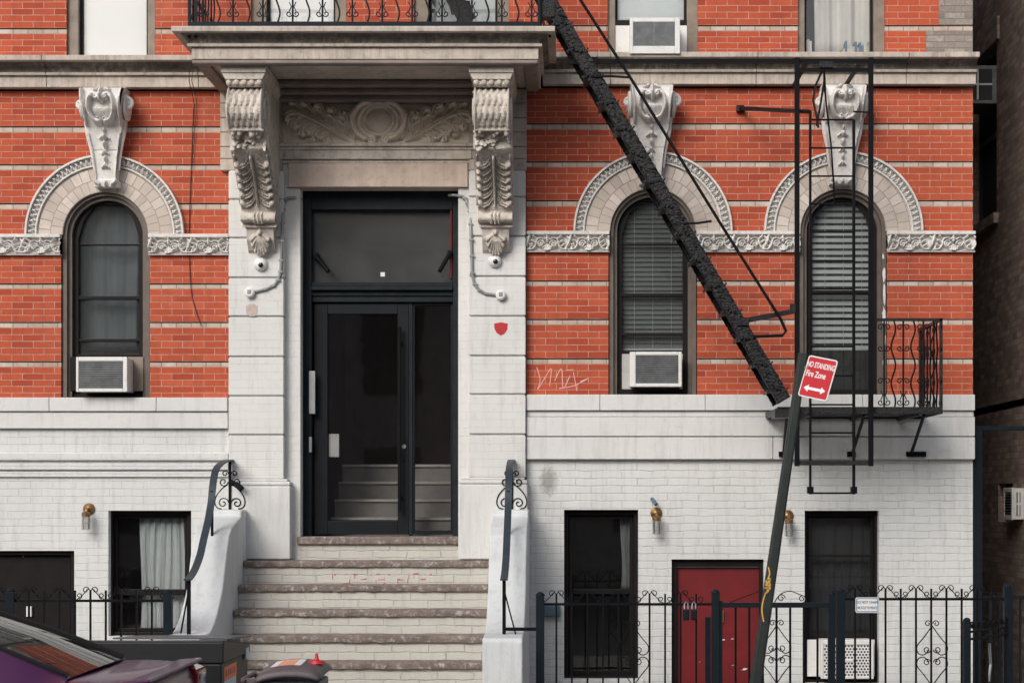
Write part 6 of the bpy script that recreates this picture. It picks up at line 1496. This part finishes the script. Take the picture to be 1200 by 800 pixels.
# openings in side wall: (y0,y1,z0,z1)
ops = []
w1 = (y_of(1168), y_of(1139), PZ(258,3.4), PZ(62,3.4)); ops.append(w1)
w2 = (y_of(1187), y_of(1170), PZ(612,1.95), PZ(566,1.95)); ops.append(w2)
m = MB(); ys = sorted(set([-.15, 12]+[v for o_ in ops for v in o_[:2]])); zs = sorted(set([-.6, 12]+[v for o_ in ops for v in o_[2:]]))
for i in range(len(ys)-1):
    for j in range(len(zs)-1):
        cy, cz = (ys[i]+ys[i+1])/2, (zs[j]+zs[j+1])/2
        if any(o_[0] < cy < o_[1] and o_[2] < cz < o_[3] for o_ in ops): continue
        m.quad((NX,ys[i+1],zs[j]), (NX,ys[i],zs[j]), (NX,ys[i],zs[j+1]), (NX,ys[i+1],zs[j+1]))
for o_ in ops:
    for a in (0,1): m.quad((NX,o_[a],o_[2]), (NX+.2,o_[a],o_[2]), (NX+.2,o_[a],o_[3]), (NX,o_[a],o_[3]))
    for a in (2,3): m.quad((NX,o_[0],o_[a]), (NX+.2,o_[0],o_[a]), (NX+.2,o_[1],o_[a]), (NX,o_[1],o_[a]))
m.quad((NX,-.15,-.6), (NX+7,-.15,-.6), (NX+7,-.15,12), (NX,-.15,12)); m.quad((NX,-.15,12),(NX+7,-.15,12),(NX+7,12,12),(NX,12,12)); m.build('side_wall', M['alley'], NB)
m = MB(); m.box(XR-.3, NX+.3, 9.0, 9.3, -.6, 9); m.build('rear_wall', M['alley'], NB)
for o_ in ops:
    w = empty_part('alley_window', NB); m = MB(); t = .05
    m.box(NX+.08, NX+.14, o_[0], o_[0]+t, o_[2], o_[3]); m.box(NX+.08, NX+.14, o_[1]-t, o_[1], o_[2], o_[3]); m.box(NX+.08, NX+.14, o_[0]+t, o_[1]-t, o_[2], o_[2]+t); m.box(NX+.08, NX+.14, o_[0]+t, o_[1]-t, (o_[2]+o_[3])/2-.03, (o_[2]+o_[3])/2+.03); m.build('window_frame', M['cartrim'], w)
    m = MB(); m.quad((NX+.12,o_[1],o_[2]), (NX+.12,o_[0],o_[2]), (NX+.12,o_[0],o_[3]), (NX+.12,o_[1],o_[3])); m.build('pane', M['black'], w)
m = MB(); m.box(NX-.06, NX+.1, w1[0]-.1, w1[1]+.1, w1[2]-.12, w1[2]); m.build('window_sill', M['alley'], NB, bevel=.006); m = MB(); m.box(NX-.03, NX+.001, w1[0]-.15, w1[1]+.15, w1[3]+.003, w1[3]+.26); m.build('window_lintel', M['alley'], NB, bevel=.006)
m = MB(); m.box(NX+.0, NX+.02, -.15, 8.9, CAMZ+1.0, CAMZ+1.08); m.build('brick_course', M['alley'], NB)
def alley_ac(y0, y1, z0, z1, label, dp):
    root = empty('window_air_conditioner', (NX-.1, (y0+y1)/2, z0), label, 'air conditioner', 'window air conditioners')
    m = MB(); m.box(NX-dp+.021, NX+.1, y0+.005, y1-.005, z0+.005, z1-.005); m.build('housing', M['ac_grille'] if dp > .3 else M['ac'], root, bevel=.008)
    m = MB(); x = NX-dp
    m.box(x, x+.02, y0, y0+.05, z0, z1); m.box(x, x+.02, y1-.05, y1, z0, z1); m.box(x, x+.02, y0+.05, y1-.05, z0, z0+.05); m.box(x, x+.02, y0+.05, y1-.05, z1-.05, z1); m.build('front_bezel', M['ac'], root, bevel=.005)
    m = MB()
    for k in range(8): m.box(x+.004, x+.016, y0+.05, y1-.05, z0+.06+(z1-z0-.12)*k/8, z0+.06+(z1-z0-.12)*(k+.55)/8)
    m.build('grille', M['ac_dark'], root)
    m = MB()
    a, b = NX-dp+.05, NX-.04
    m.box(a, b, y0-.004, y0+.006, z0+.05, z1-.05); m.build('side_vent', M['ac_dark'], root)
    m = MB(); m.box((a+b)/2-.01, (a+b)/2+.01, y0-.009, y0-.0045, z0+.05, z1-.05); m.box(a, b, y0-.0095, y0-.005, (z0+z1)/2-.01, (z0+z1)/2+.01); m.build('vent_bar', M['ac'], root)
    return root
alley_ac(2.95, 3.55, PZ(122,2.95), PZ(76,2.95), 'grey white air conditioner high in the alley window just past the building corner', .42)
alley_ac(1.62, 2.02, PZ(609,1.7), PZ(571,1.7), 'white air conditioner low in the sooty alley wall beside the alley gate post', .13)
AG = empty('alley_gate_frame', (PX(1145), -.02, 0), 'black steel alley gateway with a tall post and top bar', 'gateway')
m = MB(); m.box(XR+.012, PX(1152), .02, .12, -.6, PZ(499)); m.build('gate_post', M['iron_blue'], AG, bevel=.004)
m = MB(); m.box(PX(1152), NX-.002, .03, .11, PZ(504), PZ(499)); m.build('top_bar', M['iron_blue'], AG, bevel=.004)
m = MB()
for k in range(5): X = PX(1152)+.08+.1*k; m.box(X-.009, X+.009, .06, .08, -.55, PZ(700))
m.box(PX(1152), NX-.002, .05, .09, PZ(702), PZ(698)); m.build('lower_bars', M['iron_blue'], AG)

# ------------------------------------------------------------------ unseen houses across the street, added so the panes mirror something
OB = empty('unseen_opposite_building', (0, -27, 0), 'unseen pale houses added across the street for the window panes to mirror', 'building')
m = MB(); m.box(-30, 30, -36, -27, -.15, 10.5); m.build('wall', M['lime'], OB)
for i in range(18):
    for z in (1.2, 4.6, 7.8):
        x = -27+i*3.1; m = MB(); m.box(x, x+1.5, -27.0, -26.96, z, z+2.1); m.build('window', M['glass_blank'], OB)
m = MB(); m.box(-30.1, 30.1, -36.1, -26.7, 10.502, 10.9); m.build('cornice', M['lime'], OB)
# ------------------------------------------------------------------ sky, sun, camera
w = bpy.data.worlds.new('World'); scene.world = w; w.use_nodes = True; nt = w.node_tree; nt.nodes.clear()
SUN_EL, SUN_AZ = 58., -150.   # elevation, heading of the sun seen from above
sk = nd(nt, 'ShaderNodeTexSky', sky_type='NISHITA'); sk.sun_disc = False
# direction from the scene to the sun: up, to the left and towards the street
sd = Vector((-.42, -.85, .58)).normalized(); el = math.asin(sd.z); az = math.atan2(sd.x, sd.y)
sk.sun_elevation = el; sk.sun_rotation = az; sk.altitude = 0; sk.air_density = 1.; sk.dust_density = 3.; sk.ozone_density = 1.
bg = nd(nt, 'ShaderNodeBackground'); bg.inputs[1].default_value = .115; ow = nd(nt, 'ShaderNodeOutputWorld')
hs = nd(nt, 'ShaderNodeHueSaturation'); hs.inputs['Saturation'].default_value = .62; L(nt, sk.outputs[0], hs.inputs['Color'])
L(nt, hs.outputs[0], bg.inputs[0]); L(nt, bg.outputs[0], ow.inputs[0])
sl_ = bpy.data.lights.new('sun', 'SUN'); sl_.energy = 1.5; sl_.angle = R(30); sl_.color = (1.,.975,.94)
so = bpy.data.objects.new('sun', sl_); COL.objects.link(so); so.rotation_euler = (-sd).to_track_quat('-Z', 'Y').to_euler()
cam = bpy.data.cameras.new('camera'); co = bpy.data.objects.new('camera', cam); COL.objects.link(co)
co.location = (0, -DIST, CAMZ); co.rotation_euler = (R(90), 0, 0)
cam.sensor_width = 36; cam.lens = SC*DIST/1200*36; cam.shift_x = -(VX-600)/1200; cam.shift_y = (HY-400)/1200
cam.clip_start = .1; cam.clip_end = 2000
cam.dof.use_dof = True; cam.dof.focus_distance = 17.4; cam.dof.aperture_fstop = 3.2
scene.camera = co
vs_ = scene.view_settings; vs_.view_transform = 'Standard'; vs_.look = 'None'; vs_.exposure = .38; vs_.gamma = 1; vs_.use_curve_mapping = False
scene.render.engine = 'CYCLES'; scene.cycles.max_bounces = 8; scene.cycles.transparent_max_bounces = 12
